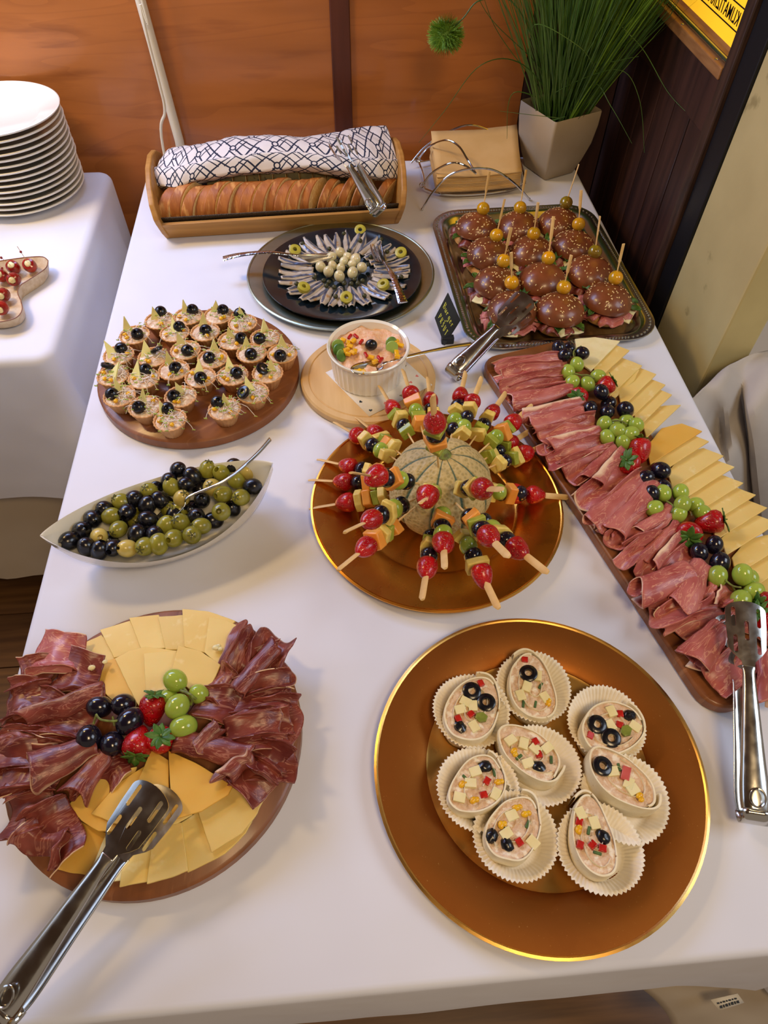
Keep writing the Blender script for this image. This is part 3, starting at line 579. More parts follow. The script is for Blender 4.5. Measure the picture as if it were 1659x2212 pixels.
for i in range(12):
    random.seed(200+i); R = .040 if i > 5 else .0385
    c = cb(BP[i][0], BP[i][1], .044); t = thing('mini_burger', f'sesame mini burger in the {rowl[i//3]} of the steel tray, {coll[i%3]}', 'burger', (c.x, c.y, .0042), random.uniform(0, 6), 'sesame mini burgers on the steel tray')
    az = t.rotation_euler.z
    g = G(); g.lathe([(0, .015), (R*.85, .015), (R*.97, .011), (R*.98, .006), (R*.85, .0005), (0, 0)], 32, wob=lambda a, r, z: (r*(1+.03*nz(cos(a)*1.5+i, sin(a)*1.5)), z)); build('bottom_bun', g, bunin, t, loc=(0, 0, 0))
    tl = Matrix.Rotation(random.uniform(-.12, .12), 3, 'X') @ Matrix.Rotation(random.uniform(-.12, .12), 3, 'Y')
    def top(a, b_): return tl @ V((R*cos(a)*cos(b_), R*sin(a)*cos(b_), .0285*sin(b_)))+V((0, 0, .0245))
    g = G(); pr = [(0, 0, 0)]
    def bf(u, t_): 
        a = 2*pi*u
        if t_ < .2: k = t_/.2; return tuple(tl @ V((R*.93*cos(a)*k, R*.93*sin(a)*k, -.001))+V((0, 0, .0245)))
        b_ = -.1+(t_-.2)/.8*(pi/2+.1)*.999; w_ = 1+.02*nz(cos(a)*2+i, sin(a)*2, b_*2); p = top(a, b_); return (p.x*w_, p.y*w_, p.z)
    g.grid(bf, 36, 15, cu=True); build('top_bun', g, bun, t, loc=(0, 0, 0))
    g = G()
    for k in range(95 if i not in (7,) else 40):
        a = random.uniform(0, 6.28); b_ = math.asin(min(.99, random.uniform(.25, 1))); p = top(a, b_); n_ = V((p.x, p.y, (p.z-.02)*1.3)).normalized()
        M_ = frame(n_.cross(V((random.uniform(-1, 1), random.uniform(-1, 1), .3))), n_); g.ell(p, (.0017, .0009, .0006), M_, 6, 4)
    build('sesame_seeds', g, sesame, t, loc=(0, 0, 0), kind='stuff')
    for k in range(7):
        g = G(); a = k*.9+random.random(); hamleaf(g, (R*.55*sin(-a), R*.55*cos(a), .020), .035, R*.62, a, i*7+k, droop=random.uniform(.1, .5)); build('ham_slice', g, hamp if i % 2 else hamd, t, loc=(0, 0, 0), solid=.0008)
    for k in range(5):
        g = G(); a = k*1.26+random.random(); leafg(g, (R*.5*sin(-a), R*.5*cos(a), .0225), .016, R*random.uniform(.65, .9), a, k, random.uniform(0, .4)); build('rocket_leaf', g, leafm, t, loc=(0, 0, 0), solid=.0004)
    a = random.uniform(2.2, 4.2)-az; g = G(); g.grid(lambda u, t_: tuple(Matrix.Rotation(a, 3, 'Z') @ V(((u-.5)*.042, R*.5+t_*R*.68, .019+.002*sin(u*6+i)-.004*t_))), 8, 5); build('cheese_slice', g, cheesew, t, loc=(0, 0, 0), solid=.0018)
    Mi = Matrix.Rotation(-az, 3, 'Z'); tp = Mi @ (cb(TP[i][0], TP[i][1], .0625)-V((c.x, c.y, .0042))); sp_ = Mi @ (cb(SP[i][0], SP[i][1], .118)-V((c.x, c.y, .0042)))
    g = G(); g.ell(tp, (.0118, .0118, .0112), None, 18, 12); build('yellow_tomato', g, tomatog if i == 2 or i == 8 else tomato, t, loc=(0, 0, 0), label='olive-green tomato' if i in (2, 8) else None)
    g = G(); d = (sp_-tp); base = tp-d*.55; g.tube([base, tp+d*.35], .0011, 6); 
    fl_ = d.cross(V((0, 1, 0))).normalized(); g.tube([tp+d*.35, tp+d*.45, tp+d*.5, tp+d*.95, sp_], lambda q: (.0012 if q < .2 else (.0016 if q < .3 else .0028), .0011), 8, flat=fl_); build('pick', g, stickm, t, loc=(0, 0, 0))
# ---------------------------------------------------------------- tongs
def tongs(label, hinge, tip, w=.027, open_=.03, up=(0, 0, 1), group=None, headlen=.085, cat='tongs', m=None, lowdrop=None):
    m = m or chrome; hinge = V(hinge); tip = V(tip); L = (tip-hinge).length; R_ = frame(tip-hinge, up)
    t = thing('serving_tongs', label, cat, hinge); t.rotation_mode = 'QUATERNION'; t.rotation_quaternion = R_.to_quaternion()
    hw = w; hl = headlen; neck = L-hl
    o = [(0, .005)]+[(.012+.0*k, .006+.0*k) for k in (0,)]
    o = [(0, -.0052), (.008, -.0065), (.016, -hw*.78), (.022, -hw), (hl*.6, -hw*1.08), (hl-.010, -hw*1.1)]
    arc = [(hl-.010+.010*cos(rad(a))*1.0, hw*1.1*sin(rad(a))) for a in range(-75, 76, 15)]
    outer = o+arc+[(x, -y) for x, y in reversed(o)]
    def slot(cx, cy, l=.011, r=.0022):
        return [(cx+l*s_+r*cos(rad(a)), cy+r*sin(rad(a))) for s_, a0 in ((1, -90), (-1, 90)) for a in range(a0, a0+181, 30)]
    k = hl/.085; holes = [slot(hl*.76, -hw*.68, .010*k, .0024*k), slot(hl*.76, hw*.68, .010*k, .0024*k), slot(hl*.56, 0, .010*k, .0026*k), slot(hl*.36, -hw*.62, .009*k, .0024*k), slot(hl*.36, hw*.62, .009*k, .0024*k)]
    for s_ in (1, -1):
        def zz(x): q = x/L; return s_*(.010+open_*q**.9) if s_ > 0 else -(.010+(open_ if lowdrop is None else lowdrop)*q**.9)
        g = G(); xs = [neck*q_ for q_ in (0, .07, .18, .34, .5, .72, .90, 1, 1.06)]
        wd = [.012, .0128, .0125, .011, .0095, .0078, .0062, .0056, .006]; dp = [.006, .0065, .0065, .006, .0052, .0046, .004, .003, .0008]
        n = 10; sm = [tuple(p_) for p_ in spl(list(zip(xs, wd, dp)), 5)]
        def fn(u, q):
            x, W_, D_ = sm[min(len(sm)-1, int(round(q*(len(sm)-1))))]
            a = pi*u; return (x, W_*cos(a), zz(x)+s_*(D_*(sin(a)**.7)-D_*.5))
        g.grid(fn, n, len(sm)-1); build('arm', g, m, t, loc=(0, 0, 0), solid=.0011)
        def bend(p): x = p.x+neck+.004; return V((x, p.y, zz(x)+p.z-s_*.11*(p.y*p.y)/hw))
        v, f = outline(outer, holes, .0011, 0, bend); g = G(); g.add(v, f)
        build('slotted_head', g, m, t, loc=(0, 0, 0), ang=35, bevel=.0003)
    g = G(); g.grid(lambda u, q: (-.0095*sin(pi*u)*1.2-.0, (q-.5)*.024, .012*cos(pi*u)), 12, 4); build('spring_bend', g, m, t, loc=(0, 0, 0), solid=.0012)
    g = G(); g.tube([(-.004, .0075*cos(a), .010+.0085*sin(a)*0+.0) if 0 else (.010+.008*cos(a), .0065*sin(a), .0175+.002*cos(a)) for a in [2*pi*k_/20 for k_ in range(21)]], .0011, 6); build('hanging_ring', g, m, t, loc=(0, 0, 0))
    return t
tongs('steel serving tongs lying on the round ham and cheese board, handle towards the front corner', P(18, 2172, .028), P(350, 1712, .066), w=.0185, headlen=.068, open_=.011, up=(-.15, -.25, 1), lowdrop=.010)
tongs('steel serving tongs at the near end of the long ham board, handle towards the camera', P(1626, 1752, .024), P(1596, 1322, .062), w=.018, open_=.012, up=(-.2, -.3, 1), headlen=.072, lowdrop=.010)
tongs('steel serving tongs leaning from the tablecloth onto the front burger', P(985, 800, .018), P(1136, 655, .075), w=.0175, open_=.008, up=(-.2, -.45, 1), headlen=.068, lowdrop=.012)
tongs('small steel tongs resting over the patterned cloth and sliced bread', P(815, 448, .066), P(728, 300, .150), w=.013, open_=.004, up=(-.75, -.2, .6), headlen=.055, lowdrop=.014)
# ---------------------------------------------------------------- sign card
t = thing('sign_card', 'small black sign reading Burger pršut in yellow pen beside the steel tray', 'sign', P(955, 738, 0))
B_ = P(955, 738, 0); cz = [PX(*q, PX(966, 690, .183).x*0+.183) for q in ((966, 632), (995, 691), (961, 746), (940, 686))]
A_ = [P(961, 746, .004), P(940, 686, .036), P(968, 632, .058), P(995, 692, .024)]
n_ = (A_[1]-A_[0]).cross(A_[3]-A_[0]).normalized()
if n_.dot(V((0, 0, H))-A_[0]) < 0: n_ = -n_
g = G(); v = [p-B_ for p in A_]+[p-B_-n_*.0022 for p in A_]; g.add(v, [(0, 1, 2, 3), (7, 6, 5, 4), (0, 4, 5, 1), (1, 5, 6, 2), (2, 6, 7, 3), (3, 7, 4, 0)]); build('card', g, chalkb, t, loc=(0, 0, 0), flat=True)
g = G(); f0 = P(962, 744, .002)-B_; g.box(f0+V((.004, .006, .005)), (.020, .010, .012)); build('stand', g, chalkb, t, loc=(0, 0, 0), bevel=.001)
LET = {'B': [[(0, 0), (0, 1), (.45, .95), (.5, .7), (.1, .55), (.6, .4), (.55, .05), (0, 0)]], 'u': [[(0, .55), (.05, .1), (.3, 0), (.45, .15), (.5, .55)], [(.5, .55), (.55, 0)]], 'r': [[(0, .55), (.05, 0)], [(.03, .35), (.2, .55), (.4, .5)]],
       'g': [[(.5, .5), (.2, .58), (0, .3), (.2, .05), (.48, .2)], [(.5, .55), (.5, -.3), (.2, -.45), (0, -.3)]], 'e': [[(.05, .3), (.45, .35), (.35, .58), (.1, .5), (0, .2), (.2, 0), (.5, .12)]], 'P': [[(0, 0), (.05, 1), (.5, .95), (.5, .55), (.05, .5)]],
       'R': [[(0, 0), (.05, 1), (.5, .9), (.45, .55), (.05, .5), (.5, 0)]], 'S': [[(.5, .85), (.2, 1), (.05, .75), (.5, .35), (.3, 0), (0, .1)], [(.1, 1.3), (.28, 1.12), (.48, 1.35)]], 'U': [[(0, 1), (.05, .15), (.25, 0), (.48, .15), (.5, 1)]], 'T': [[(0, .97), (.6, 1)], [(.3, 1), (.28, 0)]]}
ex = (A_[3]-A_[0]).normalized(); 
e_w = (A_[3]-A_[2]); e_h = (A_[2]-A_[1])
g = G()
def write(word, u0, v0, sz, adv):
    # u runs from the card's upper-left edge down to the right, v across
    for q, ch in enumerate(word):
        for st in LET[ch]:
            pts = []
            for x, y in st:
                uu = u0+adv*q+x*sz*.8; vv = v0+y*sz*1.25
                p = A_[1]*(1-uu)*(1-vv)+A_[0]*uu*(1-vv)+A_[2]*(1-uu)*vv+A_[3]*uu*vv
                pts.append(p-B_+n_*.0004)
            g.tube(pts, .00055, 5)
write('Burger', .10, .52, .16, .135); write('PRSUT', .14, .14, .15, .145)
build('lettering', g, chalk, t, loc=(0, 0, 0), label='hand-written yellow letters')
# ---------------------------------------------------------------- ramekin, napkin, spoon
RC = V((.048, .798, .0155))
g = G(); nc = P(800, 800, .0158); R_ = Matrix.Rotation(rad(31), 3, 'Z')
v = [R_ @ V((x*.0575, y*.0575, 0))+V((.062, .785, .0158)) for x, y in ((-1, -1), (1, -1), (1, 1), (-1, 1))]
g.add(v, [(0, 1, 2, 3)]); nap = build('paper_napkin', g, paperm, solid=.0008, label='white paper napkin printed with small hearts under the ramekin', cat='napkin')
def heart(g, c, s, a, z):
    pl = [];  
    for k in range(18):
        q = 2*pi*k/18; x = 16*sin(q)**3/16; y = (13*cos(q)-5*cos(2*q)-2*cos(3*q)-cos(4*q))/16; pl.append((c[0]+s*(x*cos(a)-y*sin(a)), c[1]+s*(x*sin(a)+y*cos(a))))
    g.prism(pl, z, z+.0003)
cols = [mat('print_black', '#22303a'), mat('print_pink', '#e0847e'), mat('print_olive', '#8f8a62')]
L0 = nap.location
for k, (x, y) in enumerate([(-.85, -.85), (-.4, -.85), (.1, -.86), (.55, -.84), (.88, -.5), (.86, 0), (.85, .45), (.6, -.6), (.72, .2), (-.88, -.45), (.3, -.9), (.9, .8)]):
    p = R_ @ V((x*.0575, y*.0575, 0))+V((.062, .785, 0)); g = G(); heart(g, (p.x-L0.x, p.y-L0.y), .0026, k*1.3, .0004); build('printed_heart', g, cols[k % 3], nap, loc=(0, 0, 0))
t = thing('ramekin', 'white ribbed ramekin of creamy fish salad on the pale round board', 'bowl', RC+V((0, 0, .0012)))
g = G(); g.lathe([(0, .0), (.05, 0), (.053, .002), (.0565, .045), (.0595, .0475), (.0605, .052), (.059, .0535), (.0555, .051), (.052, .02), (.048, .006), (0, .006)], 120, wob=lambda a, r, z: (r*(1+(.012*cos(a*40) if .001 < z < .046 and r > .0525 else 0)), z)); build('bowl', g, porc, t, loc=(0, 0, 0))
g = G(); g.grid(lambda u, q: (q*.0545*cos(2*pi*u), q*.0545*sin(2*pi*u), .042+.007*nz(q*3*cos(2*pi*u)+4, q*3*sin(2*pi*u), 2)*1.2+.006*(1-q)+.0025*nz(q*12*cos(2*pi*u), q*12*sin(2*pi*u), 5)), 48, 18, cu=True); build('salad', g, creamp, t, loc=(0, 0, 0), ang=80)
def c5(x, y, z=0): return P(x/2.6758+640, y/2.6758+680, z)
def inr(x, y, z=.05): p = c5(x, y, RC.z+z); return (p.x-RC.x, p.y-RC.y, z)
random.seed(5)
g = G(); g.ell(inr(433, 178, .0545), (.0092, .0075, .0085), None, 14, 10); build('black_olive', g, oliveb, t, loc=(0, 0, 0))
for x, y in ((240, 165), (250, 190), (300, 165), (310, 185), (330, 155), (270, 220), (300, 230), (325, 222), (290, 205), (575, 160), (600, 180), (580, 225), (585, 245), (430, 250), (455, 275), (365, 330), (390, 335), (270, 150), (340, 215)):
    g = G(); g.box(inr(x, y, .0505), (random.uniform(.007, .011), .006, .005), Matrix.Rotation(random.uniform(0, 3), 3, 'Z') @ Matrix.Rotation(random.uniform(-.4, .4), 3, 'X')); build('yellow_pepper_dice', g, yelpep, t, loc=(0, 0, 0), bevel=.001)
for x, y in ((310, 130), (345, 128), (375, 160), (403, 235), (480, 255), (490, 265)):
    g = G(); g.box(inr(x, y, .0525), (.0042, .010, .004), Matrix.Rotation(random.uniform(-.6, .6), 3, 'Z')); build('red_pepper_strip', g, redpep, t, loc=(0, 0, 0), bevel=.0008)
for x, y, a in ((240, 180, 0), (245, 205, .3), (255, 240, .9), (548, 165, .2), (552, 190, 0)):
    g = G(); g.lathe([(0, 0), (.0085, 0), (.0092, .0015), (.0085, .003), (0, .003)], 18); build('cucumber_slice', g, mat('cucumber', '#9db85a', '#4f7a34', rough=.3), t, loc=inr(x, y, .050)).rotation_euler = (1.1, .2, a)
# spoon in the ramekin
def spoon(name, label, bowl, end, bl=.045, bw=.016, arc=.01, m=chrome, wd=.0035, parent=None, sag=0):
    bowl = V(bowl); end = V(end); L = (end-bowl).length; R_ = frame(end-bowl)
    t = thing(name, label, 'spoon', bowl); t.rotation_mode = 'QUATERNION'; t.rotation_quaternion = R_.to_quaternion()
    g = G(); g.grid(lambda u, q: ((-cos(pi*q))*bl/2, (u-.5)*2*bw*sin(pi*min(.97, max(.03, q)))**.7, -.007*(1-((u-.5)*2)**2)*sin(pi*q)), 10, 14); build('bowl', g, m, t, loc=(0, 0, 0), solid=.001)
    g = G(); g.tube(spl([(bl*.48, 0, -.0005), (bl*.7, 0, .002), (L*.5, 0, arc), (L*.8, 0, arc*.7), (L, 0, 0)], 6), lambda q: ((wd*.55+wd*.9*max(0, q-.3)), .0012+.0004*q), 8, flat=(0, 1, 0)); build('handle', g, m, t, loc=(0, 0, 0))
    return t
spoon('spoon', 'steel serving spoon in the creamy salad, its long handle towards the sign', c5(410, 305, .0655), c5(1015, 168, .03), bl=.05, bw=.014, arc=.004, wd=.0045)
# ---------------------------------------------------------------- olive boat
a_, b_ = P(86, 1158, .078), P(591, 1000, .078); mid = (a_+b_)/2; bl = (b_-a_).length/2; th = math.atan2((b_-a_).y, (b_-a_).x)
t = thing('boat_dish', 'long white boat-shaped dish heaped with olives', 'bowl', (mid.x, mid.y, .0006), th); BW = .064
def bsec(x, sc=1.0): return BW*max(0, 1-abs(x)**2.1)**.85*sc
def boat(u, q):
    # u along, q across: outer left -> keel -> right then inner back
    x = (u-.5)*2*.999; k = [-1, -.97, -.85, -.6, -.3, 0, .3, .6, .85, .97, 1, .965, .82, .56, .28, 0, -.28, -.56, -.82, -.965]
    zz_ = [1, .9, .55, .2, .02, 0, .02, .2, .55, .9, 1, .93, .6, .28, .12, .09, .12, .28, .6, .93]
    j = int(round(q*20)) % 20; rim = .045+.033*x*x; base = .066*abs(x)**5
    return (x*bl*(1 if j in (0, 10) else .985), k[j]*bsec(x), base+(rim-base)*zz_[j])
g = G(); g.grid(boat, 110, 20, cv=True); build('dish', g, porc, t, loc=(0, 0, 0), ang=75)
og = {}
def oliveme(m, kind, nm):
    g = G(); hp = [(0, .0115), (.0018, .0117), (.0024, .0125)] if 0 else None
    r = .0098; L_ = .0118; pr = [(0, L_*.3), (.0026, L_*.35), (.0031, L_*.93)] if kind == 1 else [(0, L_*.93), (.001, L_*.97), (.0026, L_*.96)]
    for k in range(1, 12): a = .34+(pi-.34)*k/11*.995; pr.append((r*sin(a), L_*cos(a)))
    g.lathe(pr, 20)
    o = build(nm, g, m, loc=(0, 0, 0)); return o
OL = 'b962,252 b905,320 b1055,295 b1018,345 g1150,252 g1240,272 b1320,228 p1408,265 g1335,322 b1438,360 p1180,365 g1250,410 g1365,428 g1238,520 b1115,445 g920,362 g778,388 b845,445 p985,435 b765,478 g607,460 b682,440 b637,522 g533,547 b493,505 b415,565 g580,632 p457,677 b345,640 b268,705 b380,745 g705,490 g905,505 b770,570 g690,575 g885,605 g980,590 b1078,550 g1110,612 b700,665 b812,662 g935,690 g1050,670 g838,725 g750,742 p638,755 b550,750 b460,765 b820,360 b1100,370 b1145,315 b1190,575 b1310,500 g980,510 b600,590 b1045,500 b940,550 b520,700 b880,470 b740,620'.split()
proto = {}; lst = []
upper = set()
random.seed(11)
star = mat('olive_cut', '#4a4a1c', rough=.6)
for k, s_ in enumerate(OL):
    x, y = map(float, s_[1:].split(',')); low = k >= 48 or s_[1:] in ('705,490', '905,505', '690,575')
    p = cq(x, y, .032 if low else .046)
    # keep inside the dish
    ty = s_[0]; kind = k % 2 if ty != 'b' else (k % 3 > 0)
    key = (ty, int(kind)); nm = {'b': 'black_olive', 'g': 'green_olive', 'p': 'pale_green_olive'}[ty]
    if key not in proto:
        proto[key] = o = oliveme({'b': oliveb, 'g': oliveg, 'p': olivep}[ty], int(kind), nm)
        if ty != 'b' and not kind:
            g = G()
            for j in range(5): a = j*2*pi/5; g.box((.0022*cos(a), .0022*sin(a), .0113), (.0044, .0010, .0010), Matrix.Rotation(a, 3, 'Z'))
            build('star_cut', g, star, o, loc=(0, 0, 0))
    else: o = copytree(proto[key])
    o.location = p; o.rotation_euler = (random.uniform(.2, 1.25), random.uniform(-.4, .4), random.choice((random.uniform(-1.3, 1.3), random.uniform(0, 6.28)))); s_c = random.uniform(1.03, 1.17); o.scale = (s_c,)*3; lst.append((x, ty, o))
for ty, d in (('b', 'black olive'), ('g', 'green olive'), ('p', 'pale yellowish green olive')):
    q = sorted([l for l in lst if l[1] == ty], key=lambda l: l[0])
    for k, l in enumerate(q): tag(l[2], f"{nth(k+1)} {d} from the left tip of the white boat dish", 'olive', 'olives in the boat dish')
spoon('spoon', 'slim steel spoon stuck in the olives, handle over the dish rim', cq(905, 525, .040), cq(1552, 55, .11), bl=.05, bw=.0105, arc=-.012, wd=.003)
# ---------------------------------------------------------------- tartlets
SHL = [(525, 170), (725, 140), (930, 135), (1098, 188), (355, 270), (630, 255), (840, 250), (1030, 308), (1250, 292), (245, 408), (482, 422), (705, 375), (892, 432), (1160, 395), (1370, 398), (205, 550), (418, 570), (625, 512), (808, 562), (1030, 548), (1270, 532), (250, 690), (425, 765), (670, 695), (1170, 668), (598, 855), (973, 780)]
OLV = [(533, 108), (752, 95), (962, 97), (1078, 122), (372, 262), (660, 212), (843, 235), (1087, 290), (1215, 292), (260, 362), (512, 383), (717, 375), (868, 425), (1155, 400), (1357, 410), (170, 495), (430, 507), (635, 495), (808, 563), (1055, 530), (1232, 512), (197, 673), (383, 765), (625, 688), (1110, 672), (578, 775), (925, 730)]
CHS = [(495, 140), (708, 98), (905, 88), (1088, 135), (305, 215), (625, 222), (820, 185), (1018, 275), (1240, 228), (192, 375), (430, 372), (675, 312), (890, 362), (1125, 342), (1365, 333), (215, 530), (375, 530), (595, 455), (800, 512), (1000, 490), (1293, 502), (238, 650), (410, 718), (668, 658), (1150, 625), (545, 790), (985, 738)]
ROW = [4, 5, 6, 6, 4, 2]; tl_ = []
for r_, n in enumerate(ROW):
    for k in range(n): tl_.append(f"{nth(k+1)} from the left in the {['back row', 'second row', 'third row', 'fourth row', 'fifth row', 'front pair'][r_]} of the tartlet board")
g = G()
def wobt(a, r, z): return (r*(1+(.022*cos(a*22) if r > .012 else 0)), z)
g.lathe([(0, 0), (.0125, 0), (.014, .001), (.0205, .0195), (.0228, .0225), (.0226, .0238), (.0205, .0236), (.0188, .020)], 88, wob=wobt); shellme = build('shell', g, pastry, loc=(0, 0, 0)); 
shell_mesh = shellme.data; bpy.data.objects.remove(shellme)
for i in range(27):
    random.seed(300+i); z0 = .0186; c = ct(SHL[i][0], SHL[i][1], z0+.022)
    t = thing('tartlet', 'cream-filled tartlet, '+tl_[i], 'tartlet', (c.x, c.y, z0), 0, 'tartlets on the wooden board')
    o = bpy.data.objects.new('shell', shell_mesh); COL.objects.link(o); o.parent = t; o.rotation_euler = (0, 0, random.uniform(0, 6))
    g = G(); g.grid(lambda u, q: (q*.0206*cos(2*pi*u), q*.0206*sin(2*pi*u), .0215+.004*(1-q*q)+.002*nz(q*3*cos(2*pi*u)+i, q*3*sin(2*pi*u))+.0012*nz(q*8*cos(2*pi*u)+i, q*8*sin(2*pi*u), 7)), 24, 8, cu=True); build('filling', g, filling, t, loc=(0, 0, 0), ang=80)
    def loc(p, z): q = ct(p[0], p[1], z0+z); return V((q.x-c.x, q.y-c.y, z))
    ol = loc((OLV[i][0], OLV[i][1]), .0275)
    if ol.length > .034: ol.xy *= .8
    R_ = Matrix.Rotation(random.uniform(-.5, .5), 3, 'X') @ Matrix.Rotation(random.uniform(-.6, .6), 3, 'Y')
    g = G()
    if i in (10, 15, 20, 24):
        ring_olive(g, .0098, .0045, .38, 18); q = build('olive_ring', g, oliveb, t, loc=ol+V((0, 0, .002))); q.rotation_euler = (.6, .1, i)
    else:
        pr = [(0, .0045), (.0022, .0048), (.0026, .0082)]+[(.0096*sin(a), .0092*cos(a)) for a in [.33+(pi/2-.33)*k/6 for k in range(7)]]+[(.0092, -.003), (0, -.0035)]
        g.lathe(pr, 18); q = build('olive_half', g, oliveb, t, loc=ol); q.rotation_euler = (random.uniform(.1, .7), random.uniform(-.4, .3), 0)
    ch = loc(CHS[i], .029); g = G(); A_h = random.uniform(.9, 1.25)
    cant = i in (9, 15, 16, 5, 18, 24, 19, 10)
    R_ = (Matrix.Rotation(random.uniform(-.9, .9), 3, 'Z') @ Matrix.Rotation(rad(-50 if cant else -14)+random.uniform(-.1, .1), 3, 'X'))
    g.prism([(-.0095, -.010*A_h), (.0095, -.0085*A_h), (random.uniform(-.006, .006), .015*A_h)], -.0011, .0011, M=lambda p: R_ @ V((p.x, p.z, p.y))+ch+V((0, .001, 0))); build('cheese_triangle', g, cheeset, t, loc=(0, 0, 0), flat=True)
    for k in range(random.choice((2, 2, 3))):
        a = random.uniform(pi, 2*pi) if k < 2 else random.uniform(0, pi); p = V((.0135*cos(a), .0135*sin(a), .0262)); g = G(); g.ell(p, (.0038, .0032, .0026), Matrix.Rotation(a, 3, 'Z'), 9, 6, wob=lambda q: 1+.15*nz(q.x*2, q.y*2, i)); build('corn_kernel', g, yelpep, t, loc=(0, 0, 0))
    g = G(); g2 = G(); nst = 15 if i not in (3, 8, 9, 15, 16, 21, 22, 25, 26, 24) else 26
    for k in range(nst):
        a = random.uniform(0, 6.28) if k % 2 else random.uniform(-.9, .6); r0 = random.uniform(.004, .015); l = random.uniform(.01, .02); b0 = random.uniform(0, 6.28)
        p = V((r0*cos(a), r0*sin(a), .0265)); pts = [p]
        if random.random() < .12: l *= 1.7
        for s_ in range(1, 6): b0 += random.uniform(-.5, .6); p = p+V((cos(b0)*l/5, sin(b0)*l/5, random.uniform(-.0008, .0018)-.0012*(p.xy.length > .018)*(s_))); pts.append(p)
        g.tube(pts, .0005, 4)
        if random.random() < .85:
            e = pts[-1]
            for d in (-1, 1): g2.ell(e+V((d*.0012, 0, .0004)), (.0017, .0012, .0005), Matrix.Rotation(b0+d, 3, 'Z') @ Matrix.Rotation(d*.5, 3, 'Y'), 6, 4)
    build('sprout_strands', g, sproutm, t, loc=(0, 0, 0), kind='stuff'); build('sprout_leaves', g2, sproutl, t, loc=(0, 0, 0), kind='stuff')
# ---------------------------------------------------------------- anchovy plate
AC = V((.023, 1.072, AZ)); random.seed(21)
sil = mat('anchovy', '#a39a90', '#b8a890', rough=.3, sc=60, st=(1, 1, 1), fac=(.3, .7), c3_='#a87f4c', f3=(.6, .7), sc3=90, bump=.2, bsc=200, coat=.2)
bluem = mat('anchovy_skin', '#454c5e', '#7a8296', rough=.22, sc=80, st=(1, 1, 1), metal=.4)
K = 38; ang = [i*2*pi/K for i in range(K)]
for i, a in enumerate(ang):
    a += random.uniform(-.035, .035); r0 = random.uniform(.050, .058); r1 = random.uniform(.108, .120); w_ = random.uniform(.0068, .0084); sd = i*3.3
    t = thing('anchovy', f"{nth(i+1)} anchovy fillet anticlockwise from the fillet pointing to the right table edge", 'anchovy', (AC.x, AC.y, AC.z+.001), a, 'anchovy fillets fanned on the black plate')
    def af(u, q, hs=0):
        x = r0+(r1-r0)*q; ww = w_*(.35+.75*sin(pi*min(1, (q*.85+.1)))**.7); s_ = (u-.5)*2
        return (x, s_*ww+.004*sin(q*3+sd)*.8+.0008*nz(q*9, u*2, sd), .0042*(1-s_*s_*.8)+.001*nz(q*8, u*4, sd)+max(0, x-.09)*.20)
    g = G(); g.grid(af, 8, 16); build('fillet', g, sil, t, loc=(0, 0, 0), solid=.0008)
    sg = random.choice((-1, 1)); g = G(); g.grid(lambda u, q: (lambda b: (b[0], b[1], b[2]+.0008))(af(.5+sg*(.02+.26*u), .03+.92*q)), 3, 16); build('skin_stripe', g, bluem, t, loc=(0, 0, 0))
for k, (x, y) in enumerate([(770, 340), (692, 380), (603, 460), (670, 500), (763, 540), (875, 510), (955, 465), (900, 395), (800, 415), (870, 440), (775, 470), (705, 450), (835, 375)]):
    r = .0092 if k not in (8, 9, 10, 11, 12) else .0078; p = ca(x, y, AC.z+r+.002); g = G()
    g.ell((0, 0, 0), (r, r, r*1.15), None, 16, 12, wob=lambda q: 1+.12*max(0, q.z-.8)*5*.3); o = build('pearl_onion', g, onion, loc=p, label=f"{nth(k+1)} pickled pearl onion of the heap on the anchovy plate, by distance from the left" , cat='onion', group='pearl onions on the anchovy plate')
    o.rotation_euler = (random.uniform(.2, 1.2), 0, random.uniform(0, 6)); o['_x'] = x
on = sorted([o for o in COL.objects if o.name.startswith('pearl_onion')], key=lambda o: o['_x'])
for k, o in enumerate(on): o['label'] = f"{nth(k+1)} pearl onion from the left in the heap amid the anchovies"; del o['_x']
cp_ = sorted([(677, 305), (845, 322), (740, 415), (828, 457), (548, 548), (628, 577), (673, 590), (398, 603), (652, 620), (718, 632), (805, 600), (865, 603), (893, 568), (960, 578), (920, 600), (975, 705), (730, 712), (1030, 375), (1120, 225), (1170, 330), (448, 262), (1000, 440), (800, 175), (940, 235), (1240, 545), (1290, 545)])
c0 = None
for k, (x, y) in enumerate(cp_):
    if not c0: g = G(); g.ell((0, 0, 0), (.0043, .0043, .0038), None, 10, 7); o = c0 = build('caper', g, caper, loc=(0, 0, 0))
    else: o = c0.copy(); COL.objects.link(o)
    o.location = ca(x, y, AC.z+.0085); tag(o, f"{nth(k+1)} dark green caper from the left on the anchovy plate", 'caper', 'capers on the anchovy plate')
for (x, y, tx, ty), d in zip([(940, 160, .5, 0), (382, 330, .4, .2), (1290, 352, .4, -.2), (455, 650, .2, .3), (822, 732, .5, 0), (1143, 625, .2, -.3)], ['at the back rim', 'by the left fork handle', 'at the right rim', 'at the lower left', 'nearest the ramekin', 'by the right fork handle']):
    g = G(); ring_olive(g, .0108, .0075, .35, 22); o = build('olive_slice', g, oliverg, loc=ca(x, y, AC.z+.0065), label='green olive slice on the anchovies '+d, cat='olive', group='green olive slices on the anchovy plate'); o.rotation_euler = (tx, ty, 0)
hammer = mat('hammered_steel', '#c9ccd2', rough=.16, metal=1, bump=.5, bsc=300, vor=1, bdist=.0008)
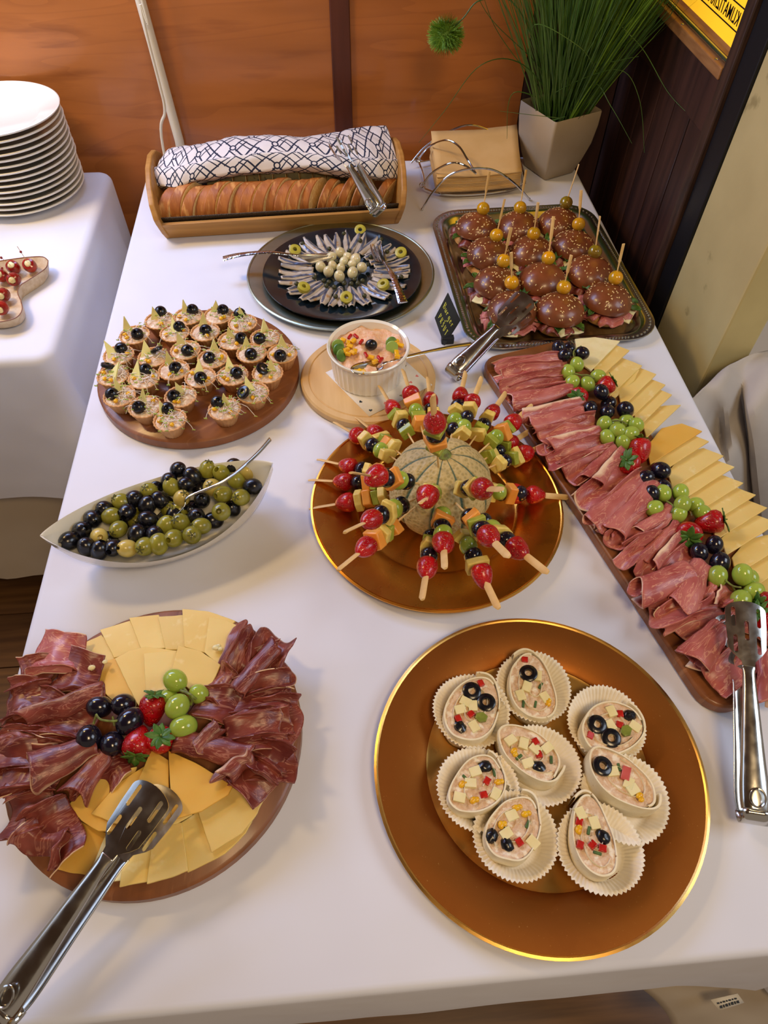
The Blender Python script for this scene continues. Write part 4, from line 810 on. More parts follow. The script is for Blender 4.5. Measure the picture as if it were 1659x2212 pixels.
def fork(label, tine, end, zt, ze, up=(0, 0, 1)):
    tn = V(tine); en = V(end); L = (en-tn).length; R_ = frame(en-tn, up)
    t = thing('fork', label, 'fork', tn); t.rotation_mode = 'QUATERNION'; t.rotation_quaternion = R_.to_quaternion()
    w = .0115; gap = .0016; tw = (2*w-3*gap)/4; o = []
    for k in range(4):
        y0 = -w+k*(tw+gap); y1 = y0+tw; o += [(.030, y0), (.02, y0), (.01, y0+.0003), (.0005, (y0+y1)/2-.0005), (.0005, (y0+y1)/2+.0005), (.01, y1-.0003), (.02, y1), (.030, y1)]
        if k < 3: o += [(.0315, y1+gap/2)]
    o += [(.036, w*.98), (.043, w*.85), (.050, w*.45), (.056, .0032), (.064, .0026), (.064, -.0026), (.056, -.0032), (.050, -w*.45), (.043, -w*.85), (.036, -w*.98)]
    prof = lambda x: .0 if x < 0 else -.010*sin(pi*min(1, x/.062))
    v, f = outline(o, (), .0014, 0, lambda p: V((p.x, p.y, p.z+prof(p.x)))); g = G(); g.add(v, f); build('tines', g, chrome, t, loc=(0, 0, 0), ang=35)
    g = G(); g.tube(spl([(.060, 0, 0), (.08, 0, .004), (L*.6, 0, .009), (L*.85, 0, .006), (L, 0, 0)], 7), lambda q: (.0027+.0068*max(0, q-.15)**1.2, .0016), 10, flat=(0, 1, 0)); build('handle', g, hammer, t, loc=(0, 0, 0), label='hammered handle')
fork('fork with hammered handle pointing left over the silver charger', ca(700, 350, AZ+.018), P(482, 559, .040), 0, 0)
fork('fork with hammered handle pointing to the camera on the anchovy plate', ca(1070, 262, AZ+.022), ca(1305, 765, .036), 0, 0)
# ---------------------------------------------------------------- fruit builders
def straw_body(g, r, L, m=0, seed=0):
    pr = [(0, L*.42), (r*.35, L*.44), (r*.75, L*.40), (r*.98, L*.26), (r*1.0, L*.10), (r*.9, -L*.12), (r*.68, -L*.34), (r*.40, -L*.50), (r*.15, -L*.575), (0, -L*.585)]
    g.lathe(pr, 22, wob=lambda a, q, z: (q*(1+.06*nz(cos(a)*1.2+seed, sin(a)*1.2, z*60)), z))
def strawberry(p, leafp, r, L, label, leaves=True, seed=0):
    p = V(p); d = (V(leafp)-p); d.z = max(d.z, .15*d.length); R_ = frame(d.orthogonal(), d)
    R_ = Matrix((d.orthogonal().normalized(), d.normalized().cross(d.orthogonal().normalized()), d.normalized())).transposed()
    t = thing('strawberry', label, 'strawberry', p); t.rotation_mode = 'QUATERNION'; t.rotation_quaternion = R_.to_quaternion(); random.seed(seed)
    g = G(); straw_body(g, r, L, seed=seed); build('flesh', g, berry, t, loc=(0, 0, 0), ang=80)
    if leaves:
        for k in range(8):
            a = k*2*pi/8+random.uniform(-.2, .2); l = r*random.uniform(.75, 1.15); w_ = r*.26; up_ = random.uniform(.05, .6); g = G(); R2 = Matrix.Rotation(a, 3, 'Z')
            g.grid(lambda u, q: tuple(R2 @ V((l*q, (u-.5)*2*w_*sin(pi*min(1, q*.9+.08))**.8, L*.435+up_*l*q*(1-.6*q)+.0006*sin(u*6)))), 4, 6); build('leaf', g, leafm, t, loc=(0, 0, 0), solid=.0003)
        g = G(); g.tube([(0, 0, L*.42), (.0005, 0, L*.42+.005)], .0009, 6); build('stem', g, stalk, t, loc=(0, 0, 0))
    return t
gp = {}
def grape(m, nm, p, r, label, group, seed):
    random.seed(seed); k = nm
    if k not in gp:
        g = G(); g.ell((0, 0, 0), (1, 1, 1.16), None, 24, 16); gp[k] = o = build(nm, g, m, loc=(0, 0, 0))
    else: o = gp[k].copy(); COL.objects.link(o)
    o.location = p; o.scale = (r, r, r); o.rotation_euler = (random.uniform(.5, 1.5), 0, random.uniform(0, 6)); return tag(o, label, 'grape', group)
def stalkm(pts, label, r=.0011):
    g = G()
    for pl in pts: g.tube(spl(pl, 5), r, 6)
    return build('grape_stalk', g, stalk, label=label, cat='stalk')
# ---------------------------------------------------------------- ham
def ham_roll(A, B, r0, r1, label, group, m, seed=0, turns=1.25, sq=.6, flare=.012, name='ham_slice', fat='edge'):
    A = V(A); B = V(B); L = (B-A).length; R_ = frame(B-A); random.seed(seed); ph = random.uniform(-.6, .6)+pi*.9; sg = random.choice((1, 1, -1)); g = G()
    def fn(u, t):
        s = u; a = ph+sg*s*turns*2*pi; q = (r0*(1-t)+r1*t)*(.30+.70*s)*(1+.20*nz(s*3+seed, t*1.8, seed*1.7)+.03*nz(s*8, t*5, seed))
        q *= 1+.25*(1-t)**3*(s-.3)
        x = t*L+flare*(nz(s*3, seed, 2)-.2)*(1-t)*1.6+.003*nz(s*8, seed, 6)
        return (x, q*cos(a)+.006*nz(t*3, seed)*t, q*sin(a)*sq+(r0*(1-t)+r1*t)*sq+.0009*nz(s*9, t*6, seed))
    def at(u, t):
        e = max(u**3, (1-t)**5*(.93 if seed % 3 else .7))
        return (t*L*16+seed, u*turns*1.3, e*.9)
    g.grid(fn, 56, 22, at=at); t_ = build(name, g, m, loc=A, solid=.0011, ang=80); t_.rotation_mode = 'QUATERNION'; t_.rotation_quaternion = R_.to_quaternion(); return tag(t_, label, 'ham', group)
def ham_fold(A, B, W, hgt, k, label, group, m, seed=0, fan=1.5, name='ham_slice', tilt=0):
    A = V(A); B = V(B); L = (B-A).length; R_ = frame(B-A); random.seed(seed); g = G(); am = W/(2*pi*k)*1.5; p0 = random.uniform(0, 6)
    def fn(u, t):
        wv = (1+(fan-1)*(1-t)); s = (u-.5); a = 2*pi*k*u+p0
        y = s*W*wv+am*sin(a+.6*nz(t*2, seed))*(.8+.3*nz(u*3, t, seed)); z = hgt*(.5-.5*cos(a+.5*nz(u*2, t*2, seed)))*(.75+.5*nz(u*2+seed, t*1.5))+tilt*u+hgt*.25*nz(u*3, t*3, seed+3)+.0010*nz(u*9, t*5, seed)
        x = t*L*(1-.10*s*s*4)+.010*nz(u*3, seed, 3)*(1.4-t)+.0012*nz(u*10, t*3, seed)
        return (x, y, max(z, -.001)+.002+.010*sin(pi*t)*.6)
    def at(u, t): return (t*L*13+seed, u*W*20, max((abs(u-.5)*2)**5 if seed % 3 else 0, (1-t)**6*(.95 if seed % 2 else .6))*.9)
    g.grid(fn, 60, 26, at=at); t_ = build(name, g, m, loc=A, solid=.0011, ang=80); t_.rotation_mode = 'QUATERNION'; t_.rotation_quaternion = R_.to_quaternion(); return tag(t_, label, 'ham', group)
# ---------------------------------------------------------------- round cheese board
BZ = .0186
def cheese_poly(pts, z, th, label, group, m, cf, lift=None, name='cheese_slice'):
    w_ = [cf(x, y, z) for x, y in pts]; g = G(); c = sum(w_, V((0, 0, 0)))/len(w_)
    n = len(w_); A = sum(w_[i].x*w_[(i+1) % n].y-w_[(i+1) % n].x*w_[i].y for i in range(n))
    lf = lift or [0]*n
    if A < 0: w_ = w_[::-1]; lf = lf[::-1]
    o_ = []
    for i in range(n):      # slightly softened corners and edges
        a, b = w_[i], w_[(i+1) % n]
        for k in range(6): t = k/6; q = a.lerp(b, t); l = lf[i]*(1-t)+lf[(i+1) % n]*t; o_.append(V((q.x+.0006*nz(q.x*90, q.y*90), q.y+.0006*nz(q.x*90, q.y*90, 5), q.z+l)))
    N_ = len(o_); v = [p for p in o_]+[p+V((0, 0, th)) for p in o_]
    g.add(v, [tuple(reversed(range(N_))), tuple(range(N_, 2*N_))]+[(i, (i+1) % N_, (i+1) % N_+N_, i+N_) for i in range(N_)])
    return build(name, g, m, label=label, cat='cheese', group=group, bevel=.0005, ang=30)
th = .0026; CG = 'cheese slices on the round board'
for k, (pts, z, m, lab) in enumerate([
  ([(385, 250), (535, 178), (640, 300), (490, 380)], 0, cheese, 'leftmost cheese slice of the far row, beside the upper left ham'),
  ([(527, 152), (685, 105), (760, 260), (600, 300)], 1, cheese, 'second slice from the left in the far cheese row, with crumbly holes'),
  ([(680, 90), (835, 72), (890, 250), (740, 250)], 2, cheese, 'third slice from the left in the far cheese row'),
  ([(830, 82), (962, 75), (1000, 260), (868, 255)], 3, cheese, 'narrow fourth slice from the left in the far cheese row'),
  ([(957, 42), (1095, 55), (1235, 105), (1080, 275), (968, 240)], 4, cheese, 'tall pointed cheese slice at the very back of the round board'),
  ([(1098, 86), (1180, 100), (1272, 140), (1165, 350), (1072, 270)], 5, cheese, 'rightmost slice of the far cheese row with a crumb on it'),
  ([(470, 385), (540, 325), (610, 300), (720, 520), (590, 520)], 2.4, cheesey, 'left slice of the inner cheese fan above the black grapes'),
  ([(605, 303), (680, 262), (765, 240), (930, 262), (770, 560), (745, 575), (690, 480)], 3.6, cheese, 'wide second slice of the inner cheese fan'),
  ([(755, 276), (925, 264), (950, 420), (870, 470), (768, 480)], 5, cheese, 'third slice of the inner cheese fan above the green grapes'),
  ([(935, 232), (1050, 262), (1160, 335), (1110, 440), (1000, 470), (902, 370)], 6.2, cheese, 'rounded right slice of the inner cheese fan'),
  ([(268, 1395), (330, 1290), (412, 1150), (560, 1215), (505, 1440), (390, 1425)], 0, cheesey, 'darker golden cheese slice at the lower left of the round board'),
  ([(482, 1405), (565, 1205), (690, 1230), (645, 1462), (515, 1480)], 1, cheesew, 'pale cheese slice directly under the tongs neck'),
  ([(628, 1497), (648, 1350), (720, 1180), (815, 1190), (775, 1468)], 2, cheese, 'pale cheese slice just right of the tongs at the near edge'),
  ([(772, 1480), (810, 1170), (955, 1160), (988, 1412), (900, 1445)], 3, cheese, 'middle cheese slice at the near edge of the round board'),
  ([(985, 1422), (952, 1160), (1045, 1100), (1322, 1150), (1290, 1215), (1180, 1325)], 2, cheese, 'wide cheese slice under the near right one, only its rim clear'),
  ([(1113, 1315), (1038, 1100), (1220, 975), (1402, 1000), (1350, 1110), (1270, 1215)], 4, cheese, 'big pale cheese slice at the lower right edge of the board'),
  ([(355, 1072), (560, 900), (720, 868), (620, 1210), (520, 1205), (430, 1150)], 4.4, cheesey, 'golden cheese slice left of the tongs head'),
  ([(880, 1030), (1010, 1120), (930, 1165), (820, 1182), (700, 1180), (780, 1000)], 4.8, cheese, 'thin pale slice peeping out below the golden triangle'),
  ([(480, 1113), (640, 940), (770, 860), (850, 900), (905, 1150), (760, 1185), (600, 1165)], 5.6, cheesey, 'cheese slice lying under the slotted tongs head'),
  ([(795, 780), (885, 832), (890, 1050), (725, 945)], 6.6, cheesey, 'pointed golden slice touching the strawberries from below'),
  ([(885, 782), (1050, 860), (1222, 968), (1200, 1012), (1060, 1100), (905, 1147)], 7.8, cheesey, 'large golden triangle slice on top, right of the tongs head')]):
    cheese_poly(pts, BZ+.0004+z*.0021, th, lab, CG, m, c1)
g = G(); 
for x, y, r in ((1130, 240, .004), (1155, 248, .003), (550, 315, .003), (480, 345, .004), (1145, 232, .003)): g.ell(c1(x, y, BZ+.018), (r, r*.8, r*.6), None, 8, 6, wob=lambda p: 1+.3*nz(p.x*3, p.y*3, x))
build('cheese_crumbs', g, cheesew, label='loose cheese crumbs on the far cheese row', cat='crumbs', kind='stuff')
HZ = BZ+.003; HG = 'dark ham slices on the round board'
LH = [  ((300, 400), (520, 440), 'f', .034, .014, .002, 'pale-edged fold under the left end of the golden slice'),
 ((150, 560), (430, 640), 'f', .036, .014, .001, 'fold under the broad smooth one'),
 ((130, 700), (440, 740), 'f', .036, .014, .001, 'fold showing between the leftmost and the open cone'),
 # A (outer, open), B (inner), kind, size, z, wording
 ((185, 320), (440, 330), 'f', .036, .016, 0, 'the highest up, touching the far cheese row'),
 ((90, 450), (290, 400), 'f', .032, .014, 0, 'second highest on the left rim'),
 ((120, 620), (560, 480), 'r', .015, .020, .006, 'a broad smooth fold reaching the black grapes'),
 ((40, 560), (220, 530), 'f', .030, .014, 0, 'overhanging the rim level with the broad smooth fold'),
 ((250, 600), (520, 640), 'f', .024, .010, .004, 'showing a pale fatty rim beside the lower black grapes'),
 ((15, 690), (290, 690), 'f', .040, .016, 0, 'the leftmost, hanging over the left rim'),
 ((10, 830), (230, 790), 'f', .040, .018, 0, 'crumpled, below the leftmost'),
 ((225, 880), (520, 750), 'r', .024, .014, .010, 'a cone with a wide open white-edged mouth'),
 ((400, 1010), (560, 800), 'r', .018, .012, .006, 'a cone opening downward beside the golden cheese'),
 ((60, 960), (330, 930), 'f', .036, .016, 0, 'under the open cone, ruffled'),
 ((500, 930), (640, 800), 'f', .026, .012, .000, 'between the open cone and the lower strawberry'),
 ((20, 1130), (280, 1060), 'f', .042, .020, 0, 'a dark ruffle at the lower left rim'),
 ((190, 1240), (400, 1100), 'f', .040, .018, .002, 'second from the bottom, beside the lower cheese'),
 ((225, 1360), (330, 1180), 'f', .034, .018, .002, 'the lowest, with a frayed curl')]
for k, (a, b, ty, s1, s2, z, lab) in enumerate(LH):
    A = c1(*a, HZ+.004+z); B = c1(*b, HZ+.005+z); m = hamd if k % 3 else hamp if k == 3 else hamd
    if ty == 'f': ham_fold(A, B, s1*1.3, s2*.95, .95+k % 3*.22, 'left-hand dark ham slice, '+lab, HG, m, 400+k, 1.25)
    else: ham_roll(A, B, s1*.95, s2*.9, 'left-hand dark ham slice, '+lab, HG, m, 400+k, 1.15, .55)
RH = [((1330, 165), (1200, 400), 'f', .036, .020, 0, 'the highest up, a dark fan reaching the far rim'),
 ((1420, 180), (1330, 400), 'f', .030, .016, 0, 'upright on the upper right rim'),
 ((1440, 270), (1250, 500), 'r', .011, .013, .008, 'a dark roll with a white streak'),
 ((1520, 380), (1280, 450), 'f', .036, .016, 0, 'crumpled on the right rim, below the upright one'),
 ((1100, 430), (1210, 520), 'f', .030, .012, .004, 'small fold beside the green grapes'),
 ((1530, 520), (1200, 560), 'f', .036, .016, .004, 'pale-edged fold in the middle of the heap'),
 ((1250, 600), (1010, 560), 'f', .026, .014, .008, 'light ruffle next to the grape stalk'),
 ((1560, 640), (1290, 640), 'f', .038, .016, 0, 'flat pointed fold at the far right rim'),
 ((1050, 760), (1150, 650), 'r', .010, .010, .012, 'short upright curl in front of the pale ruffle'),
 ((1480, 620), (1180, 680), 'f', .030, .012, .012, 'smooth dark fold on top of the heap'),
 ((1540, 760), (1230, 790), 'f', .036, .018, .002, 'ruffle on the lower right rim'),
 ((1260, 830), (930, 760), 'r', .015, .013, .004, 'long fold pointing at the lowest strawberry'),
 ((1180, 920), (1320, 800), 'r', .013, .012, .008, 'striped roll near the big golden triangle'),
 ((1440, 980), (1260, 820), 'f', .028, .014, .004, 'the lowest, ending in a dark flap'),
 ((1500, 880), (1330, 800), 'f', .030, .020, .006, 'pale fatty crest near the lowest')]
for k, (a, b, ty, s1, s2, z, lab) in enumerate(RH):
    A = c1(*a, HZ+.004+z); B = c1(*b, HZ+.006+z)
    if ty == 'f': ham_fold(A, B, s1*1.3, s2*.95, .95+k % 3*.22, 'right-hand dark ham slice, '+lab, HG, hamd, 440+k, 1.3)
    else: ham_roll(A, B, s1, s2, 'right-hand dark ham slice, '+lab, HG, hamd, 440+k, 1.2, .7)
for k, (x, y, r, z, lab) in enumerate([(521, 550, .0112, .030, 'upper left'), (648, 540, .0112, .032, 'upper right'), (680, 625, .0125, .036, 'largest, rightmost'), (467, 720, .0122, .034, 'lower left'), (588, 745, .0118, .030, 'lowest')]):
    grape(grapeb, 'black_grape', c1(x, y, BZ+z-.008), r, f'{lab} black grape of the five on the round ham board', 'black grapes on the round board', k)
for k, (x, y, r, z, lab) in enumerate([(918, 412, .0112, .038, 'highest'), (1043, 485, .0098, .030, 'rightmost'), (885, 515, .0105, .028, 'shaded left'), (930, 548, .0115, .040, 'middle'), (962, 655, .0118, .034, 'lowest')]):
    grape(grapeg, 'green_grape', c1(x, y, BZ+z-.008), r, f'{lab} green grape of the five on the round ham board', 'green grapes on the round board', 20+k)
zz = BZ+.034
stalkm([[c1(505, 590, zz), c1(530, 618, zz+.004), c1(600, 625, zz+.004), c1(650, 610, zz-.004)], [c1(505, 590, zz), c1(490, 640, zz-.004)], [c1(590, 600, zz), c1(600, 650, zz-.004)]], 'green stalk joining the black grapes on the round board')
stalkm([[c1(945, 465, zz), c1(985, 480, zz+.004), c1(1010, 500, zz+.004), c1(1000, 540, zz-.004)], [c1(985, 480, zz+.004), c1(965, 455, zz)], [c1(1000, 490, zz), c1(1030, 510, zz-.006)]], 'brownish stalk beside the green grapes on the round board', .0014)
strawberry(c1(800, 560, BZ+.022), c1(812, 470, BZ+.034), .0135, .032, 'strawberry leaning between the black and the green grapes', seed=1)
strawberry(c1(722, 738, BZ+.022), c1(712, 830, BZ+.020), .0140, .032, 'strawberry with its green cap towards the camera, beside the lowest black grape', seed=2)
strawberry(c1(845, 728, BZ+.022), c1(838, 668, BZ+.052), .0135, .026, 'strawberry with its green cap facing up, below the green grapes', seed=3)
# ---------------------------------------------------------------- long board
a_ = P(1399, 1342, .01); b_ = P(1273, 1150, .01); d = (b_-a_); phi = math.atan2(d.y, d.x)-pi/2; dv = d.normalized(); nv = V((dv.y, -dv.x, 0))
WB = .165; near = P(1545, 1552, 0); s0 = (near-a_).dot(dv); far = P(1165, 762, 0); s1 = (far-a_).dot(dv)
cen = a_+dv*((s0+s1)/2)+nv*WB/2; g = G(); Lh = (s1-s0)/2
g.prism(rrect(-WB/2, WB/2, -Lh, Lh, .03), 0, .017); build('board', g, acacia, loc=(cen.x, cen.y, .0004), rz=phi, bevel=.003, label='long narrow wooden board under the pink ham and fanned cheese', cat='board')
def toim(c): return c
LZ = .0176
TIPS = [(780, 125), (835, 180), (910, 270), (892, 295), (992, 320), (1045, 382), (1083, 440), (1135, 500), (1258, 655), (1300, 715), (1385, 800), (1447, 865), (1500, 960), (1572, 1030), (1640, 1105), (1700, 1195), (1760, 1310), (1800, 1420), (1870, 1530)]
n = len(TIPS); dc = c3(1200, 600, LZ)
inner = lambda k: (TIPS[k][0]-(260 if k > 3 else 215)-12*sin(k*2.1), TIPS[k][1]+(215 if k > 3 else 180)-10*cos(k*1.7)) 
for k in range(n):
    T = TIPS[k]; q = k/(n-1); I_ = (T[0]-150-90*q-30*(k < 2), T[1]+175-0*q if k < 8 else T[1]+165)
    ex, ey = (I_[0]-T[0]), (I_[1]-T[1])
    if k >= 8: ex, ey = -300, 190-(k-8)*1
    elif k >= 4: ex, ey = -200, 190
    else: ex, ey = (-190, 175)
    if k == 0: poly = [T, (T[0]-170, T[1]+170), (545, 230), (520, 95), (640, 85)]
    elif k == 3: poly = [T, (T[0]-30, T[1]+60), (T[0]-140, T[1]+150), (T[0]-250, T[1]+60), (T[0]-110, T[1]-30)]
    else:
        bx, by = (-170, -55) if k != 7 else (-150, -5)
        poly = [T, (T[0]+ex, T[1]+ey), (T[0]+ex-20, T[1]+ey-110), (T[0]+bx-60, T[1]+by+20), (T[0]+bx+60, T[1]+by-8)]
    m = cheesew if k == 0 else (cheesey if k == 8 else cheese)
    lz = .0058; lf = [lz, lz*.7]+[0]*(len(poly)-2)
    lab = {0: 'palest cheese slice at the far end of the long board, under the black grapes', 3: 'short folded cheese slice, fourth from the far end of the long board', 8: 'golden torn cheese slice in the middle of the long board'}.get(k, f'{nth(k+1)} cheese slice from the far end of the long board')
    cheese_poly(poly, LZ+.0015, .0029, lab, 'cheese slices fanned along the long board', m, c3, lf)
LHM = [((60, 300), (470, 225), 'f', .040, .018), ((90, 330), (450, 270), 'f', .034, .016), ((80, 400), (470, 320), 'f', .036, .018), ((150, 480), (500, 400), 'r', .017, .012),
 ((215, 560), (560, 470), 'r', .016, .013), ((260, 610), (560, 540), 'r', .015, .014), ((300, 680), (640, 590), 'f', .030, .018), ((350, 740), (650, 640), 'r', .018, .012), ((350, 820), (690, 700), 'f', .034, .018),
 ((450, 890), (760, 760), 'f', .034, .018), ((580, 960), (760, 760), 'r', .022, .015), ((560, 1090), (860, 860), 'f', .034, .018), ((620, 1190), (900, 900), 'r', .017, .012), ((720, 1250), (975, 960), 'r', .018, .013), 
 ((720, 1300), (1000, 1130), 'f', .034, .016), ((900, 1240), (1080, 1100), 'r', .014, .013), ((800, 1330), (1040, 1250), 'f', .032, .018), ((930, 1410), (1120, 1200), 'r', .017, .014), ((850, 1470), (980, 1330), 'f', .034, .018),
 ((1000, 1500), (1190, 1330), 'f', .036, .014), ((870, 1600), (1180, 1480), 'r', .022, .020), ((960, 1680), (1180, 1560), 'f', .036, .018), ((1120, 1680), (1250, 1430), 'r', .020, .014), ((1280, 1640), (1330, 1540), 'r', .013, .010),
 ((980, 1760), (1300, 1660), 'f', .040, .018), ((1380, 1700), (1490, 1610), 'f', .026, .014), ((1160, 1870), (1400, 1700), 'f', .040, .018), ((1180, 1990), (1360, 1800), 'r', .024, .016), ((1250, 2060), (1500, 1900), 'f', .040, .018), ((1430, 2080), (1560, 1880), 'f', .040, .016), ((1620, 2220), (1640, 1960), 'r', .022, .018), ((1640, 1900), (1690, 1780), 'f', .036, .014)]
for k, (a, b, ty, s1_, s2_) in enumerate(LHM):
    zz = LZ+.003+(.004 if ty == 'r' else .001); A = c3(*a, zz); B = c3(*b, zz+.004)
    lab = f'{nth(k+1)} pink ham slice from the far end of the long board'
    if ty == 'f': ham_fold(A, B, s1_*1.15, s2_, 1.15+k % 3*.25, lab, 'pink ham slices along the long board', hamp, 500+k, 1.25)
    else: ham_roll(A, B, s1_, s2_, lab, 'pink ham slices along the long board', hamp, 500+k, 1.2, .62)
GB = [(428, 140), (488, 150), (462, 182), (562, 172), (678, 400), (610, 500), (720, 470), (712, 515), (820, 505), (1028, 862), (940, 905), (1045, 965), (975, 1000), (1343, 1300), (1255, 1342), (1375, 1405)]
GG = [(535, 238), (482, 282), (505, 342), (597, 352), (660, 308), (695, 588), (762, 600), (775, 625), (712, 668), (805, 695), (885, 595), (850, 645), (820, 575), (1042, 995), (1145, 992), (990, 1085), (1130, 1120), (1155, 1062), (1235, 1065), (1270, 1108), (1360, 1485), (1510, 1475), (1580, 1572), (1500, 1622), (1545, 1505)]
for nm, m, Ls in (('black_grape', grapeb, GB), ('green_grape', grapeg, GG)):
    for k, (x, y) in enumerate(sorted(Ls, key=lambda q: q[1])):
        hi = (x, y) in ((678, 400), (775, 625), (1155, 1062), (1510, 1475), (850, 645)); lo = (x, y) in ((488, 150), (762, 600), (820, 575), (1545, 1505), (1045, 965), (720, 470))
        grape(m, nm, c3(x, y, LZ+(.028 if hi else .012 if lo else .020)), (.0105 if m == grapeb else .0104)*(1.1 if y > 1400 or (x, y) in ((1028, 862), (820, 505)) else .98), f"{nth(k+1)} {nm.replace('_', ' ')} from the far end of the long board", f"{nm.split('_')[0]} grapes along the long board", 60+k)
for pts, lab in (([(520, 290), (560, 300), (600, 300), (640, 320)], 'between the upper green grapes on the long board'), ([(560, 130), (515, 160), (520, 200)], 'among the black grapes at the far end of the long board'), ([(740, 570), (790, 570), (830, 590)], 'on the middle green grapes of the long board'), ([(1060, 1040), (1100, 1070), (1090, 1110)], 'under the third green bunch of the long board'), ([(1400, 1500), (1450, 1540), (1500, 1550)], 'near the last green grapes of the long board')):
    stalkm([[c3(*q, LZ+.026) for q in pts], [c3(*pts[1], LZ+.026), c3(pts[1][0]+15, pts[1][1]+35, LZ+.016)]], 'thin grape stalk '+lab)
for k, (a, b, r, L_, lab) in enumerate([((550, 425), (505, 430), .0135, .028, 'with its cap towards the far ham rolls'), ((700, 365), (765, 325), .0135, .029, 'half hidden behind a black grape, leaf to the cheese'), ((905, 740), (900, 660), .0150, .033, 'the upper one of the middle pair'), ((842, 820), (812, 785), .0155, .028, 'the lower one of the middle pair, cap facing up'), ((1320, 1165), (1420, 1150), .0145, .034, 'with its leaves over the cheese'), ((1190, 1232), (1195, 1275), .0165, .028, 'with its cap facing the camera'), ((1655, 1655), (1570, 1640), .015, .032, 'upper one beside the tongs head'), ((1650, 1735), (1600, 1700), .015, .032, 'lower one beside the tongs head')]):
    A = c3(*a, LZ+.018); B = c3(*b, LZ+(.038 if k in (3, 0) else .026)); 
    strawberry(A, A+(B-A), r, L_, 'strawberry on the long board '+lab, seed=20+k)
# ---------------------------------------------------------------- melon and fruit skewers
MC = V((.119, .548, .0))
CM = V((.118, .530, .063)); 
g = G()
def mel(u, q):
    b = pi*(q-.5)*.9995; a = 2*pi*u; gr = abs(sin(a*5)); k = 1-.055*(1-gr)**3*cos(b)-.03*(sin(b) > .9)*(sin(b)-.9)*10
    return (.064*k*cos(a)*cos(b), .064*k*sin(a)*cos(b), .061*k*sin(b)+.0575)
g.grid(mel, 120, 40, cu=True, at=lambda u, q: (abs(sin(2*pi*u*5)), q, 0))
# groove colour follows the melon's own ribs
nt = melonm.node_tree; N = nt.nodes; L = nt.links; at = N.new('ShaderNodeAttribute'); at.attribute_name = 'uvc'; sx = N.new('ShaderNodeSeparateXYZ'); L.new(at.outputs['Vector'], sx.inputs[0])
r = N.new('ShaderNodeValToRGB'); r.color_ramp.elements[0].position = .05; r.color_ramp.elements[0].color = (1, 1, 1, 1); r.color_ramp.elements[1].position = .30; r.color_ramp.elements[1].color = (0, 0, 0, 1); L.new(sx.outputs['X'], r.inputs[0])
b = N['Principled BSDF']; s_ = b.inputs['Base Color'].links[0].from_socket; mx = N.new('ShaderNodeMix'); mx.data_type = 'RGBA'; L.new(r.outputs[0], mx.inputs[0]); L.new(s_, mx.inputs[6]); mx.inputs[7].default_value = h('#3f5a48'); L.new(mx.outputs[2], b.inputs['Base Color'])
mt = thing('melon', 'netted cantaloupe melon half stuck with fruit skewers on the gold plate', 'melon', (CM.x, CM.y, .005)); build('rind', g, melonm, mt, loc=(0, 0, 0), ang=80)
g = G(); g.lathe([(0, .004), (.004, .004), (.0065, .001), (.009, -.001)], 16); build('stem_scar', g, stalk, mt, loc=(0, 0, .1185))
CM = V((CM.x, CM.y, .0625))
SK = [((660, 455), (605, 330), 'mgk'), ((775, 490), (755, 380), 'bpm'), ((555, 535), (470, 430), 'kpb'), ((950, 465), (975, 350), 'bpg'), ((1020, 500), (1080, 370), 'pbg'), ((1135, 560), (1170, 490), 'pbk'), ((1255, 620), (1350, 555), 'kmg'), ((800, 615), (800, 540), 'kbm'),
 ((350, 700), (220, 645), 'pbg'), ((452, 680), (360, 610), 'pkm'), ((300, 875), (190, 830), 'bpm'), ((272, 965), (150, 965), 'bmk'), ((460, 935), (360, 955), 'bmg'), ((290, 1085), (170, 1108), 'pmk'), ((430, 1185), (300, 1235), 'bpg'), ((400, 1345), (315, 1420), 'mpk'), ((757, 1055), (760, 1120), 'pkg'),
 ((1080, 1005), (1130, 1015), 'pkb'), ((1240, 740), (1350, 695), 'kbp'), ((1325, 800), (1450, 730), 'pkb'), ((1265, 1040), (1440, 1040), 'bpm'), ((1380, 1040), (1570, 1042), 'bmg'), ((850, 1325), (845, 1445), 'gbm'), ((755, 1465), (728, 1600), 'bpk'), ((1075, 1505), (1105, 1590), 'pbg'), ((1115, 1285), (1165, 1345), 'bkm'), ((1280, 1355), (1390, 1440), 'bpg')]
POSL = {7: 'crowning the melon top, its pick upright', 16: 'pointing straight at the viewer from the melon face', 0: 'leaning back beside the ramekin with an orange melon cube', 22: 'hanging down at the front centre', 21: 'reaching furthest over the right plate rim'}
m3 = lambda x, y: (x/2.6758+640, y/2.6758+680)
def sect(C_, d_, R_):
    b_ = d_.dot(C_-V((0, 0, H))); o = V((0, 0, H))+d_*b_; q = R_*R_-(o-C_).length_squared
    return [o+d_*(s_*sqrt(q)) for s_ in (-1, 1)] if q > 0 else [C_+(o-C_).normalized()*R_]
